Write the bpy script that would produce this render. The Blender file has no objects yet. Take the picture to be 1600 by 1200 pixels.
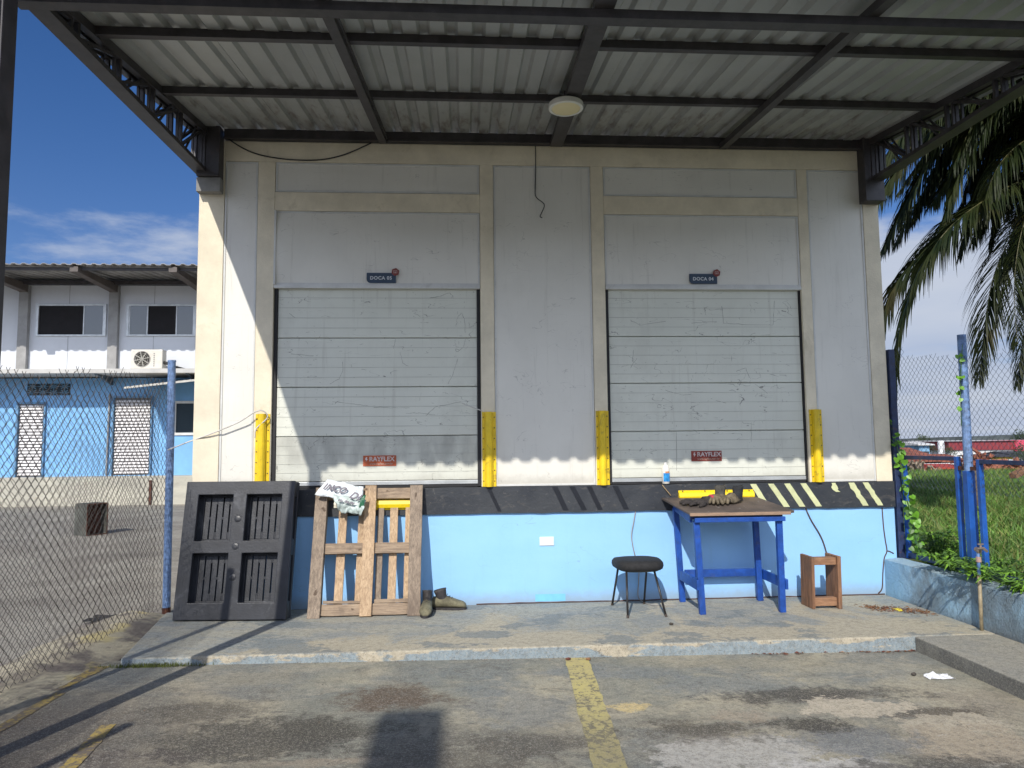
import bpy, math, random
import numpy as np
from mathutils import Vector, Matrix, Euler, noise as mnoise
R = math.radians
random.seed(7); rng = np.random.default_rng(7)
SC = bpy.context.scene; COL = SC.collection

# ------------------------------------------------------------------ camera
YAW, PITCH, ROLL, FPX = R(3.78257), R(4.8176), R(-0.6066), 1134.25
CAM = Vector((0, -6.7, 1.43))
fw = Vector((math.sin(YAW)*math.cos(PITCH), math.cos(YAW)*math.cos(PITCH), math.sin(PITCH)))
rt0 = Vector((math.cos(YAW), -math.sin(YAW), 0)); up0 = rt0.cross(fw)
rt = rt0*math.cos(ROLL)+up0*math.sin(ROLL); up = -rt0*math.sin(ROLL)+up0*math.cos(ROLL)
cd = bpy.data.cameras.new('camera'); cam = bpy.data.objects.new('camera', cd); COL.objects.link(cam)
cd.sensor_width = 36; cd.lens = FPX/1600*36; cd.clip_end = 6000; cd.clip_start = .05
m = Matrix((rt, up, -fw)).transposed().to_4x4(); m.translation = CAM; cam.matrix_world = m
SC.camera = cam
def at(px, py, Y):            # point seen at photo pixel (px, py) at world depth Y
    d = fw+rt*((px-800)/FPX)-up*((py-600)/FPX); t = (Y-CAM.y)/d.y
    return CAM+d*t
# ------------------------------------------------------------------ light
AZ, EL = R(18), R(37.6)
SC.view_settings.view_transform = 'Standard'; SC.view_settings.look = 'None'
SC.view_settings.exposure = 0.19; SC.view_settings.gamma = 1
ld = bpy.data.lights.new('sun', 'SUN'); ld.energy = 4.0; ld.angle = R(.53); ld.color = (1, .95, .87)
sun = bpy.data.objects.new('sun', ld); COL.objects.link(sun)
sd = Vector((math.sin(AZ)*math.cos(EL), math.cos(AZ)*math.cos(EL), -math.sin(EL)))
sun.rotation_euler = sd.to_track_quat('-Z', 'Y').to_euler()
w = bpy.data.worlds.new('World'); SC.world = w; w.use_nodes = True
nt = w.node_tree; N = nt.nodes; L = nt.links; N.clear()
def nd(t, **k):
    n = N.new(t)
    for a, b in k.items(): setattr(n, a, b)
    return n
sky = nd('ShaderNodeTexSky', sky_type='NISHITA', sun_disc=False, sun_elevation=EL, sun_rotation=math.pi+AZ,
         air_density=1.0, dust_density=.35, ozone_density=2.6, altitude=60)
tc = nd('ShaderNodeTexCoord'); sx = nd('ShaderNodeSeparateXYZ'); L.new(tc.outputs['Generated'], sx.inputs[0])
def mth(op, a, b=None, c=None, cl=False):
    n = nd('ShaderNodeMath', operation=op); n.use_clamp = cl
    for i, v in enumerate((a, b, c)):
        if v is None: continue
        if isinstance(v, (int, float)): n.inputs[i].default_value = v
        else: L.new(v, n.inputs[i])
    return n.outputs[0]
zz = mth('MAXIMUM', sx.outputs[2], 0.0); den = mth('ADD', zz, .10)
cx = mth('DIVIDE', sx.outputs[0], den); cy = mth('DIVIDE', sx.outputs[1], den)
cv = nd('ShaderNodeCombineXYZ'); L.new(cx, cv.inputs[0]); L.new(cy, cv.inputs[1]); cv.inputs[2].default_value = 3.7
n1 = nd('ShaderNodeTexNoise'); n1.inputs['Scale'].default_value = .85; n1.inputs['Detail'].default_value = 9
n1.inputs['Roughness'].default_value = .58; n1.inputs['Distortion'].default_value = .15; L.new(cv.outputs[0], n1.inputs['Vector'])
n2 = nd('ShaderNodeTexNoise'); n2.inputs['Scale'].default_value = .9; n2.inputs['Detail'].default_value = 4
L.new(cv.outputs[0], n2.inputs['Vector'])
# more cover low over the horizon, clear blue above about 20 degrees
low = mth('MULTIPLY_ADD', zz, -1.0, .35)
# unseen bright cloud bank, added behind the viewer to fill the shaded wall
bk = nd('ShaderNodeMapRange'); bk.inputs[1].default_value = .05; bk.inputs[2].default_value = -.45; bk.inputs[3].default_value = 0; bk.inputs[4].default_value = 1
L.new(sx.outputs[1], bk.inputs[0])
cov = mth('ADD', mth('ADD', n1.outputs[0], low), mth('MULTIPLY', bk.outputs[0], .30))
cm = nd('ShaderNodeMapRange'); cm.inputs[1].default_value = .52; cm.inputs[2].default_value = .66; cm.interpolation_type = 'SMOOTHSTEP'
L.new(cov, cm.inputs[0])
cc = nd('ShaderNodeMix', data_type='RGBA'); L.new(n2.outputs[0], cc.inputs[0])
cc.inputs[6].default_value = (3.9, 5.0, 7.4, 1); cc.inputs[7].default_value = (8.1, 8.4, 8.9, 1)
hs = nd('ShaderNodeHueSaturation'); hs.inputs['Saturation'].default_value = 1.30; hs.inputs['Value'].default_value = 1.05
L.new(sky.outputs[0], hs.inputs['Color'])
mx = nd('ShaderNodeMix', data_type='RGBA'); L.new(mth('MULTIPLY', cm.outputs[0], .88), mx.inputs[0])
hz = nd('ShaderNodeMix', data_type='RGBA'); hzf = nd('ShaderNodeMapRange'); hzf.inputs[1].default_value = 0; hzf.inputs[2].default_value = .22; hzf.inputs[3].default_value = .8; hzf.inputs[4].default_value = 0
L.new(zz, hzf.inputs[0]); L.new(hzf.outputs[0], hz.inputs[0]); tn = nd('ShaderNodeMix', data_type='RGBA', blend_type='MULTIPLY'); tn.inputs[0].default_value = 1; tn.inputs[7].default_value = (1.12, .93, 1.10, 1)
L.new(hs.outputs[0], tn.inputs[6]); L.new(tn.outputs[2], hz.inputs[6]); hz.inputs[7].default_value = (3.0, 4.6, 7.6, 1)
L.new(hz.outputs[2], mx.inputs[6]); L.new(cc.outputs[2], mx.inputs[7])
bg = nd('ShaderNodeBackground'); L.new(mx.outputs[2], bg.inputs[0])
L.new(mth('MULTIPLY_ADD', mth('MULTIPLY', bk.outputs[0], cm.outputs[0]), .135, .075), bg.inputs[1])  # the added cloud bank shines brighter than the rest of the sky
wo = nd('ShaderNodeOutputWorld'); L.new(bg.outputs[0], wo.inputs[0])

# ------------------------------------------------------------------ mesh helpers
ORG = {}
class MB:
    def __init__(s): s.v = []; s.f = []; s.m = []; s.cur = 0
    def add(s, vs, fs):
        o = len(s.v); s.v += [Vector(p) for p in vs]
        for f in fs: s.f.append([o+i for i in f]); s.m.append(s.cur)
        return s
    def box(s, x0, x1, y0, y1, z0, z1, M=None):
        vs = [Vector((x, y, z)) for z in (z0, z1) for y in (y0, y1) for x in (x0, x1)]
        if M is not None: vs = [M @ v for v in vs]
        return s.add(vs, [(0,2,3,1),(4,5,7,6),(0,1,5,4),(2,6,7,3),(0,4,6,2),(1,3,7,5)])
    def bar(s, a, b, wx, wy, upv=(0, 0, 1)):
        a = Vector(a); b = Vector(b); d = (b-a).normalized(); u = Vector(upv)
        if abs(d.dot(u)) > .98: u = Vector((0, 1, 0))
        x = d.cross(u).normalized(); y = x.cross(d).normalized()
        vs = []
        for p in (a, b):
            for i, j in ((-1,-1),(1,-1),(1,1),(-1,1)): vs.append(p+x*(i*wx/2)+y*(j*wy/2))
        return s.add(vs, [(3,2,1,0),(4,5,6,7),(0,1,5,4),(1,2,6,5),(2,3,7,6),(3,0,4,7)])
    def tube(s, pts, r, n=8, cap=True):
        pts = [Vector(p) for p in pts]; rs = r if isinstance(r, (list, tuple)) else [r]*len(pts)
        o = len(s.v); u = None
        for i, p in enumerate(pts):
            t = (pts[min(i+1, len(pts)-1)]-pts[max(i-1, 0)]).normalized()
            if u is None:
                u = t.orthogonal().normalized()
            else:
                u = (u-t*u.dot(t)); u = u.normalized() if u.length > 1e-6 else t.orthogonal().normalized()
            v = t.cross(u)
            for k in range(n):
                a = 2*math.pi*k/n; s.v.append(p+(u*math.cos(a)+v*math.sin(a))*rs[i])
        for i in range(len(pts)-1):
            for k in range(n):
                s.f.append([o+i*n+k, o+i*n+(k+1)%n, o+(i+1)*n+(k+1)%n, o+(i+1)*n+k]); s.m.append(s.cur)
        if cap:
            s.f.append([o+k for k in range(n)][::-1]); s.m.append(s.cur)
            s.f.append([o+(len(pts)-1)*n+k for k in range(n)]); s.m.append(s.cur)
        return s
    def prism(s, poly, fn, d0, d1):      # poly of (a,b); fn(a,b,d)->point
        n = len(poly)
        vs = [fn(a, b, d0) for a, b in poly]+[fn(a, b, d1) for a, b in poly]
        fs = [list(range(n))[::-1], list(range(n, 2*n))]+[(i, (i+1) % n, n+(i+1) % n, n+i) for i in range(n)]
        return s.add(vs, fs)
    def lathe(s, prof, c, n=24, M=None):
        c = Vector(c); vs = []; fs = []
        for r_, z in prof:
            for k in range(n):
                a = 2*math.pi*k/n; v = Vector((r_*math.cos(a), r_*math.sin(a), z)); vs.append((M @ v if M else v)+c)
        for i in range(len(prof)-1):
            for k in range(n): fs.append((i*n+k, i*n+(k+1) % n, (i+1)*n+(k+1) % n, (i+1)*n+k))
        fs.append(list(range(n))[::-1]); fs.append([(len(prof)-1)*n+k for k in range(n)])
        return s.add(vs, fs)
    def grid(s, fn, nu, nv):
        o = []
        for j in range(nv+1):
            for i in range(nu+1): o.append(fn(i/nu, j/nv))
        return s.add(o, [(j*(nu+1)+i, j*(nu+1)+i+1, (j+1)*(nu+1)+i+1, (j+1)*(nu+1)+i) for j in range(nv) for i in range(nu)])
    def xf(s, M): s.v = [M @ v for v in s.v]; return s
def obj(name, mb, mats, parent=None, smooth=False, bevel=0, org=None, solid=0, sub=0):
    if not isinstance(mats, (list, tuple)): mats = [mats]
    me = bpy.data.meshes.new(name)
    o0 = ORG.get(parent.name, Vector((0, 0, 0))) if parent else Vector(org or (0, 0, 0))
    me.from_pydata([tuple(v-o0) for v in mb.v], [], mb.f)
    for mm in mats: me.materials.append(mm)
    if len(mats) > 1: me.polygons.foreach_set('material_index', mb.m)
    if smooth: me.polygons.foreach_set('use_smooth', [True]*len(me.polygons))
    me.update()
    o = bpy.data.objects.new(name, me); COL.objects.link(o)
    ORG[o.name] = o0
    if parent: o.parent = parent
    else: o.location = o0
    if solid: q = o.modifiers.new('s', 'SOLIDIFY'); q.thickness = solid; q.offset = 0
    if bevel: q = o.modifiers.new('b', 'BEVEL'); q.width = bevel; q.segments = 2; q.limit_method = 'ANGLE'; q.harden_normals = False
    if sub: q = o.modifiers.new('u', 'SUBSURF'); q.levels = sub; q.render_levels = sub
    return o
def thing(name, label, cat, loc, group=None, kind=None):
    o = bpy.data.objects.new(name, None); COL.objects.link(o); o.location = loc; ORG[o.name] = Vector(loc)
    o.empty_display_size = .1
    return tag(o, label, cat, group, kind)
def tag(o, label=None, cat=None, group=None, kind=None):
    if label: o['label'] = label
    if cat: o['category'] = cat
    if group: o['group'] = group
    if kind: o['kind'] = kind
    return o
def text_mesh(txt, size, M, name, mat, parent, depth=.0008, bold=0, align='LEFT', spacing=1, shear=0):
    cu = bpy.data.curves.new('t', 'FONT'); cu.body = txt; cu.size = size; cu.extrude = depth; cu.offset = bold
    cu.align_x = align; cu.space_character = spacing; cu.shear = shear
    t = bpy.data.objects.new('t', cu); COL.objects.link(t)
    bpy.context.view_layer.update()
    me = bpy.data.meshes.new_from_object(t.evaluated_get(bpy.context.evaluated_depsgraph_get()))
    bpy.data.objects.remove(t)
    mb = MB(); mb.add([M @ v.co for v in me.vertices], [list(p.vertices) for p in me.polygons])
    return obj(name, mb, mat, parent)

# ------------------------------------------------------------------ material helpers
class MT:
    def __init__(s, name, coord='Object'):
        s.mat = bpy.data.materials.new(name); s.mat.use_nodes = True; s.t = s.mat.node_tree
        s.N = s.t.nodes; s.L = s.t.links; s.N.clear()
        s.out = s.N.new('ShaderNodeOutputMaterial'); s.b = s.N.new('ShaderNodeBsdfPrincipled')
        s.L.new(s.b.outputs[0], s.out.inputs[0])
        if coord == 'World':
            g = s.N.new('ShaderNodeNewGeometry'); s.co = g.outputs['Position']
        else:
            g = s.N.new('ShaderNodeTexCoord'); s.co = g.outputs['Object']
    def link(s, v, i):
        if isinstance(v, (int, float)): i.default_value = v
        elif isinstance(v, (tuple, list)):
            i.default_value = tuple(v)+((1,) if len(v) == 3 and i.type == 'RGBA' else ())
        else: s.L.new(v, i)
    def m(s, op, a, b=None, c=None, cl=False):
        n = s.N.new('ShaderNodeMath'); n.operation = op; n.use_clamp = cl
        for i, v in enumerate((a, b, c)):
            if v is not None: s.link(v, n.inputs[i])
        return n.outputs[0]
    def map(s, sc=(1, 1, 1), loc=(0, 0, 0), rot=(0, 0, 0), src=None):
        n = s.N.new('ShaderNodeMapping'); s.L.new(src or s.co, n.inputs[0])
        n.inputs['Location'].default_value = loc; n.inputs['Rotation'].default_value = rot; n.inputs['Scale'].default_value = sc
        return n.outputs[0]
    def noise(s, scale, detail=5, rough=.55, dist=0, vec=None):
        n = s.N.new('ShaderNodeTexNoise'); s.L.new(vec or s.co, n.inputs['Vector'])
        n.inputs['Scale'].default_value = scale; n.inputs['Detail'].default_value = detail
        n.inputs['Roughness'].default_value = rough; n.inputs['Distortion'].default_value = dist
        return n.outputs[0]
    def ramp(s, f, a, b, lo=0, hi=1):
        n = s.N.new('ShaderNodeMapRange'); n.interpolation_type = 'SMOOTHSTEP'; s.link(f, n.inputs[0])
        n.inputs[1].default_value = a; n.inputs[2].default_value = b; n.inputs[3].default_value = lo; n.inputs[4].default_value = hi
        return n.outputs[0]
    def mix(s, f, a, b, mode='MIX'):
        n = s.N.new('ShaderNodeMix'); n.data_type = 'RGBA'; n.blend_type = mode
        s.link(f, n.inputs[0]); s.link(a, n.inputs[6]); s.link(b, n.inputs[7]); return n.outputs[2]
    def xyz(s):
        n = s.N.new('ShaderNodeSeparateXYZ'); s.L.new(s.co, n.inputs[0]); return n.outputs
    def bump(s, h, st=.3, d=.01):
        n = s.N.new('ShaderNodeBump'); n.inputs['Strength'].default_value = st; n.inputs['Distance'].default_value = d
        s.link(h, n.inputs['Height']); s.L.new(n.outputs[0], s.b.inputs['Normal'])
    def done(s, col, rough=.6, metal=0, spec=None):
        s.link(col, s.b.inputs['Base Color']); s.link(rough, s.b.inputs['Roughness']); s.link(metal, s.b.inputs['Metallic'])
        if spec is not None: s.b.inputs['Specular IOR Level'].default_value = spec
        return s.mat
def simple(name, c, rough=.6, var=.12, scale=6, metal=0, dirt=None, dirtamt=.35, bump=0, bs=40, spec=None, stretch=(1, 1, 1), coord='Object'):
    t = MT(name, coord); v = t.map(stretch)
    n = t.noise(scale, 6, .6, 0, v)
    c2 = tuple(x*(1-var*2) for x in c); c3 = tuple(min(1, x*(1+var)) for x in c)
    col = t.mix(t.ramp(n, .3, .7), c2, c3)
    fine = t.noise(scale*9, 4, .6, 0, v); col = t.mix(t.ramp(fine, .35, .65, 0, var*1.2), col, tuple(x*.55 for x in c))
    if dirt:
        d = t.noise(scale*.7+1.3, 8, .7, .6, t.map(stretch, (5, 3, 1)))
        col = t.mix(t.ramp(d, .55, .72, 0, dirtamt), col, dirt)
    if bump: t.bump(t.noise(bs, 5, .6, 0, v), bump, .01)
    return t.done(col, rough, metal, spec)
def scratched(name, base, ribs=False, dust=None, amt=1.0):
    """painted sheet with scuffs, thin scratches and grime"""
    t = MT(name, 'World'); X = t.xyz()
    n = t.noise(2.2, 5); col = t.mix(t.ramp(n, .3, .7, 0, .5), base, tuple(x*.88 for x in base))
    # thin scribbled scratches: contour lines of a noise, kept only in patches
    for sc_, off, th, pm, zs in ((2.3, 0, .0022, .60, 2.6), (3.6, 11, .0025, .63, 1.1), (1.4, 23, .0012, .58, 4.5)):
        a = t.noise(sc_, 3, .5, .3, t.map((1, 1, zs), (off, 0, off*.7)))
        line = t.ramp(t.m('ABSOLUTE', t.m('SUBTRACT', a, .5)), th*.4, th*1.6, 1, 0)
        patch = t.ramp(t.noise(3.1, 5, .65, .0, t.map((1, 1, 1), (off*3.1, 2, 5))), pm-.05, pm, 0, 1)
        col = t.mix(t.m('MULTIPLY', t.m('MULTIPLY', line, patch), .85*amt, cl=True), col, (.07, .065, .06))
    sp = t.ramp(t.noise(26, 5, .7, 0, t.map((1, 1, 1.5))), .68, .74, 0, 1)
    spm = t.ramp(t.noise(2.6, 4, .6, 0, t.map((1, 1, 1), (9, 0, 4))), .48, .62, 0, .75*amt)
    col = t.mix(t.m('MULTIPLY', sp, spm), col, (.13, .12, .105))
    gr = t.ramp(t.noise(1.6, 7, .7, .5, t.map((1, 1, .5), (3, 0, 8))), .5, .72, 0, .22*amt)
    col = t.mix(gr, col, (.30, .285, .24))
    sk = t.ramp(t.noise(3.5, 6, .7, .2, t.map((5, 1, .28), (2, 0, 5))), .54, .74, 0, .30)
    col = t.mix(sk, col, (.34, .32, .27))
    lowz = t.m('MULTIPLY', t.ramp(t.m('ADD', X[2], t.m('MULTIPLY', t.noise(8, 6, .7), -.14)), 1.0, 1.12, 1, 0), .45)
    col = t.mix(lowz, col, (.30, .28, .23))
    if dust:
        zd = t.ramp(X[2], dust-.004, dust+.004, 1, 0); xd = t.ramp(X[0], .16, .17, 1, 0)
        dn = t.ramp(t.noise(5, 6, .6, 0, t.map((1.6, 1, .6))), .25, .7, .15, .62)
        fade = t.ramp(X[2], 1.18, 1.36, .25, 1)
        col = t.mix(t.m('MULTIPLY', t.m('MULTIPLY', zd, xd), t.m('MULTIPLY', dn, fade)), col, (.25, .245, .22))
    t.bump(t.noise(7, 3), .08, .02)
    return t.done(col, .5)

# shared materials
cream = simple('cream_plaster', (.74, .665, .51), .85, .06, 3, dirt=(.32, .26, .17), dirtamt=.30, bump=.25, bs=60)
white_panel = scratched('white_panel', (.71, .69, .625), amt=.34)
white_trim = simple('white_trim', (.60, .60, .575), .5, .05, 5, dirt=(.25, .24, .2), dirtamt=.3)
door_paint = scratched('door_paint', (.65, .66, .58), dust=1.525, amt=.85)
dark_gap = simple('dark_rubber', (.018, .018, .02), .7, .1)
alum = simple('aluminium', (.55, .57, .57), .42, .08, 8, metal=.5)
dark_steel = simple('dark_steel_paint', (.050, .045, .048), .5, .2, 7, dirt=(.10, .06, .045), dirtamt=.35)
beam_grey = simple('beam_grey_paint', (.052, .047, .049), .5, .18, 9, dirt=(.11, .08, .07), dirtamt=.35)
yellow = simple('yellow_enamel', (.80, .56, .012), .45, .08, 7, dirt=(.16, .11, .03), dirtamt=.75)
yellow_bar = simple('yellow_bumper', (.88, .64, .01), .45, .04, 6, dirt=(.3, .2, .02), dirtamt=.25)
screw_m = simple('screw_steel', (.10, .07, .03), .5, .1)
blue_dark = simple('blue_gate_paint', (.010, .085, .36), .45, .15, 9, dirt=(.05, .06, .10), dirtamt=.5)
navy_old = simple('navy_old_paint', (.018, .035, .10), .55, .2, 14, dirt=(.12, .05, .025), dirtamt=.7, bump=.3, bs=90)
pipe_blue = simple('worn_blue_pipe', (.15, .25, .46), .6, .25, 30, dirt=(.25, .27, .30), dirtamt=.6, bump=.3, bs=120)
table_blue = simple('table_blue_paint', (.012, .070, .33), .45, .15, 14, dirt=(.06, .075, .13), dirtamt=.6, bump=.15)
galv = simple('mesh_wire', (.075, .066, .058), .6, .15, 20, metal=.2)
galv2 = simple('mesh_wire_blueish', (.060, .075, .105), .6, .15, 20, metal=.2)
black_plastic = simple('black_plastic', (.021, .023, .029), .42, .2, 6, dirt=(.085, .09, .10), dirtamt=.6, bump=.15, bs=70)
black_fabric = simple('black_fabric', (.016, .016, .017), .8, .2, 40, bump=.3, bs=300)
stool_steel = simple('stool_steel', (.022, .02, .02), .4, .2)
rust = simple('rusty_steel', (.10, .035, .02), .8, .3, 12, dirt=(.02, .016, .014), dirtamt=.6, bump=.3)
def wood(name, c, c2, dirt=.5, scale=1, axis='z'):
    t = MT(name); st = dict(z=(22, 22, 1.6), x=(1.6, 22, 22), y=(22, 1.6, 22))[axis]
    g = t.noise(2.2*scale, 8, .65, 1.2, t.map(st)); g2 = t.noise(6*scale, 5, .7, .5, t.map(st, (4, 7, 2)))
    col = t.mix(t.ramp(g, .32, .68), c, c2)
    col = t.mix(t.ramp(g2, .56, .66, 0, .6), col, tuple(x*.38 for x in c2))
    d = t.noise(4.2, 7, .72, .4); col = t.mix(t.ramp(d, .46, .70, 0, dirt), col, (.11, .08, .06))
    kt = t.noise(9, 2, .4, .3, t.map((1, 1, 1), (3, 3, 3))); col = t.mix(t.ramp(kt, .72, .76, 0, .8), col, (.06, .035, .02))
    t.bump(g2, .45, .006)
    return t.done(col, .8)
wood_grey = wood('weathered_board', (.32, .25, .185), (.18, .14, .105), .7)
wood_light = wood('pale_board', (.54, .39, .245), (.33, .22, .13), .5)
wood_cross = wood('cross_board', (.36, .27, .185), (.20, .145, .10), .7, 1, 'x')
wood_step = wood('brown_stained_wood', (.31, .16, .085), (.15, .075, .04), .6)
wood_stepx = wood('brown_stained_wood_cross', (.34, .185, .10), (.19, .095, .05), .5, 1, 'x')

def base_wall_mat():
    t = MT('light_blue_wall', 'World'); X = t.xyz()
    col = t.mix(t.ramp(t.noise(1.8, 5, .6, 0, t.map((1, 1, 1.5))), .3, .7), (.290, .550, .88), (.262, .515, .84))
    st = t.ramp(t.noise(5, 6, .7, 0, t.map((4, 1, .4))), .52, .78, 0, .30); col = t.mix(st, col, (.24, .45, .62))
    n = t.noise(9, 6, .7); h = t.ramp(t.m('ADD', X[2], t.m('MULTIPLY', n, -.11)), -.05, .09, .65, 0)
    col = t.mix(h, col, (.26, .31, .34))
    a = t.noise(1.1, 4, .6, .4, t.map((1, 1, 1.8), (7, 0, 3)))
    line = t.ramp(t.m('ABSOLUTE', t.m('SUBTRACT', a, .5)), .0005, .0016, 1, 0)
    col = t.mix(t.m('MULTIPLY', line, t.ramp(t.noise(1.7, 2), .52, .56, 0, .35)), col, (.16, .22, .28))
    t.bump(t.noise(30, 5, .6), .12, .01)
    return t.done(col, .6)
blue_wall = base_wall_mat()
def band_mat():
    t = MT('black_band_paint', 'World')
    col = t.mix(t.ramp(t.noise(3, 5), .3, .7), (.022, .026, .034), (.040, .044, .050))
    # faded diagonal stripes still faintly visible under the black
    sp = t.ramp(t.noise(30, 5, .75), .62, .68, 0, .6); col = t.mix(sp, col, (.14, .13, .12))
    s2 = t.ramp(t.noise(6, 6, .7, 1, t.map((1, 1, 2), (3, 1, 1))), .56, .66, 0, .6); col = t.mix(s2, col, (.085, .08, .075))
    t.bump(t.noise(25, 5, .6), .35, .01)
    return t.done(col, .5)
band = band_mat()
def concrete(name, kind):
    t = MT(name, 'World'); X = t.xyz()
    big = t.noise(.9, 7, .62, .6); mid = t.noise(2.8, 8, .68, .8, t.map((1, 1.8, 1), (5, 2, 0)))
    fine = t.noise(22, 6, .72); grit = t.noise(150, 3, .7)
    grey = (.255, .26, .215); beige = (.46, .415, .30); bluegrey = (.175, .20, .205); dark = (.060, .054, .045)
    if kind == 'apron':
        col = t.mix(t.ramp(mid, .42, .58), (.29, .31, .30), (.37, .365, .31))
        # bare beige where the blue-grey paint has worn off, mostly near the front edge
        edge = t.ramp(X[1], -1.45, -.75, .17, -.07)
        lft = t.ramp(X[0], -2.3, -.9, -.16, .03)
        mk = t.m('ADD', t.m('ADD', big, edge), lft)
        wn = t.m('ADD', mk, t.m('MULTIPLY', t.m('SUBTRACT', fine, .5), .22))
        col = t.mix(t.ramp(wn, .53, .58, 0, .9), col, (.48, .43, .32)); col = t.mix(t.ramp(t.noise(5, 8, .75, .3, t.map((1, 2, 1), (41, 0, 0))), .58, .63, 0, .6), col, (.50, .46, .36)); col = t.mix(t.ramp(t.noise(7, 8, .75, .3, t.map((1, 2.4, 1), (71, 0, 0))), .60, .66, 0, .55), col, (.16, .18, .18))
        pb = t.ramp(t.m('ADD', t.noise(1.3, 6, .6, 0, t.map((1, 1.6, 1), (8, 1, 0))), t.m('MULTIPLY', fine, .15)), .62, .66, 0, .7)
        col = t.mix(pb, col, (.17, .21, .23))
        fr = t.ramp(X[2], -.014, -.002, 1, 0)              # painted front face, chipped
        fc = t.mix(t.ramp(t.m('ADD', t.noise(1.6, 6, .65, 0, t.map((1, 1, 3), (2, 0, 0))), t.m('MULTIPLY', X[2], 1.6)), .46, .50), (.27, .33, .36), (.50, .44, .33))
        col = t.mix(fr, col, fc)
    elif kind == 'kerb':
        col = t.mix(t.ramp(mid, .35, .65), (.36, .34, .28), (.30, .295, .26))
        fr = t.ramp(X[2], -.014, -.002, 1, 0)
        col = t.mix(fr, col, t.mix(t.ramp(t.noise(4, 6, .6), .4, .6), (.22, .215, .19), (.15, .15, .14)))
    elif kind == 'yard':
        col = t.mix(t.ramp(big, .35, .62), (.36, .34, .29), (.25, .23, .20))
        bd = t.noise(.8, 7, .68, .3, t.map((.5, 1, 1)))
        col = t.mix(t.ramp(bd, .48, .66, 0, .6), col, (.12, .108, .10))
        col = t.mix(t.ramp(mid, .55, .7, 0, .5), col, (.36, .34, .28))
    else:
        col = t.mix(t.ramp(big, .38, .60), grey, beige)
        bl = t.noise(.8, 6, .6, .4, t.map((1, 1.3, 1), (13, 4, 0)))
        col = t.mix(t.ramp(bl, .50, .64, 0, .7), col, bluegrey)
        col = t.mix(t.ramp(mid, .54, .64, 0, .7), col, (.40, .37, .29)); col = t.mix(t.ramp(mid, .46, .36, 0, .55), col, (.13, .125, .105))
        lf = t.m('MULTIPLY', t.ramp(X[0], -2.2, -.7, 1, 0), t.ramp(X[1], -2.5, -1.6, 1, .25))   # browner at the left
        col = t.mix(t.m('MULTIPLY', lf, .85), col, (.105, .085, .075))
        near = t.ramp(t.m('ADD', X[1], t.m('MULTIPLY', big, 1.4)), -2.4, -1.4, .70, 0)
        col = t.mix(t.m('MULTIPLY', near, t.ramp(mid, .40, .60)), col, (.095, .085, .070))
        # individual stains and patches: x, y, rx, ry, colour, strength, hardness
        wv = t.noise(3.2, 7, .7, 0); wv2 = t.noise(9, 5, .7, 0, t.map((1, 1, 1), (3, 8, 0))); wv3 = t.noise(34, 5, .75, 0, t.map((1, 1.3, 1), (5, 8, 0)))
        wsum = t.m('ADD', t.m('ADD', t.m('MULTIPLY', t.m('SUBTRACT', wv, .5), 2.8), t.m('MULTIPLY', t.m('SUBTRACT', wv2, .5), 2.0)), t.m('MULTIPLY', t.m('SUBTRACT', wv3, .5), 1.1))
        for bx, by, rx, ry, c, st, hd in (
            (.95, -1.75, .55, .14, (.19, .22, .235), .6, .5), (1.7, -2.1, .6, .2, (.20, .225, .23), .6, .5), (.35, -2.4, .35, .3, (.20, .215, .215), .6, .5), (2.7, -1.8, .45, .12, (.40, .37, .28), .6, .5), (3.0, -2.5, .3, .3, (.30, .26, .20), .6, .6), (2.7, -3.3, .5, .14, (.42, .39, .33), .7, .4), (1.0, -3.4, .5, .1, (.5, .47, .42), .7, .3),
            (-.42, -2.16, .34, .22, (.105, .065, .04), .85, .5), (-1.05, -2.75, .60, .30, (.055, .05, .042), .85, .4), (-.6, -2.65, .45, .12, (.07, .065, .05), .7, .4), (-1.5, -2.35, .3, .2, (.085, .075, .06), .7, .5), (.3, -2.9, .3, .14, (.09, .08, .065), .7, .4),
            (2.10, -2.30, .62, .16, (.065, .058, .048), .9, .5), (2.62, -2.62, .36, .12, (.08, .062, .045), .8, .5),
            (2.28, -2.50, .36, .15, (.56, .49, .37), .95, .10), (2.62, -2.80, .30, .16, (.50, .44, .33), .9, .12), (1.35, -3.10, .46, .26, (.52, .50, .45), .8, .2), (1.75, -3.3, .4, .16, (.56, .54, .50), .8, .15),
            (2.55, -3.05, .38, .25, (.42, .35, .25), .85, .3), (2.0, -2.95, .30, .22, (.19, .20, .20), .8, .4),
            (1.85, -2.75, .26, .10, (.05, .045, .035), .9, .4), (1.25, -2.75, .36, .16, (.075, .062, .045), .8, .5),
            (.96, -2.42, .10, .085, (.66, .52, .25), .95, .12), (1.5, -2.6, .2, .10, (.40, .33, .24), .6, .3),
            (2.2, -3.35, .5, .16, (.055, .05, .042), .8, .4), (-.1, -3.1, .5, .25, (.105, .09, .07), .6, .6),
            (-1.9, -3.1, .55, .3, (.10, .08, .075), .5, .5), (-1.35, -1.75, .5, .13, (.34, .31, .23), .55, .6),
            (1.9, -1.62, .7, .14, (.38, .34, .24), .5, .6), (-.75, -3.05, .3, .05, (.36, .30, .22), .7, .3)):
            dx = t.m('DIVIDE', t.m('SUBTRACT', X[0], bx), rx); dy = t.m('DIVIDE', t.m('SUBTRACT', X[1], by), ry)
            d = t.m('SQRT', t.m('ADD', t.m('MULTIPLY', dx, dx), t.m('MULTIPLY', dy, dy)))
            d = t.m('ADD', d, wsum)
            col = t.mix(t.ramp(d, 1-hd, 1+hd*.6, st, 0), col, c)
        vp = t.ramp(t.noise(7.5, 8, .75, 0, t.map((1, 1.6, 1), (31, 2, 0))), .60, .66, 0, 1)
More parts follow.
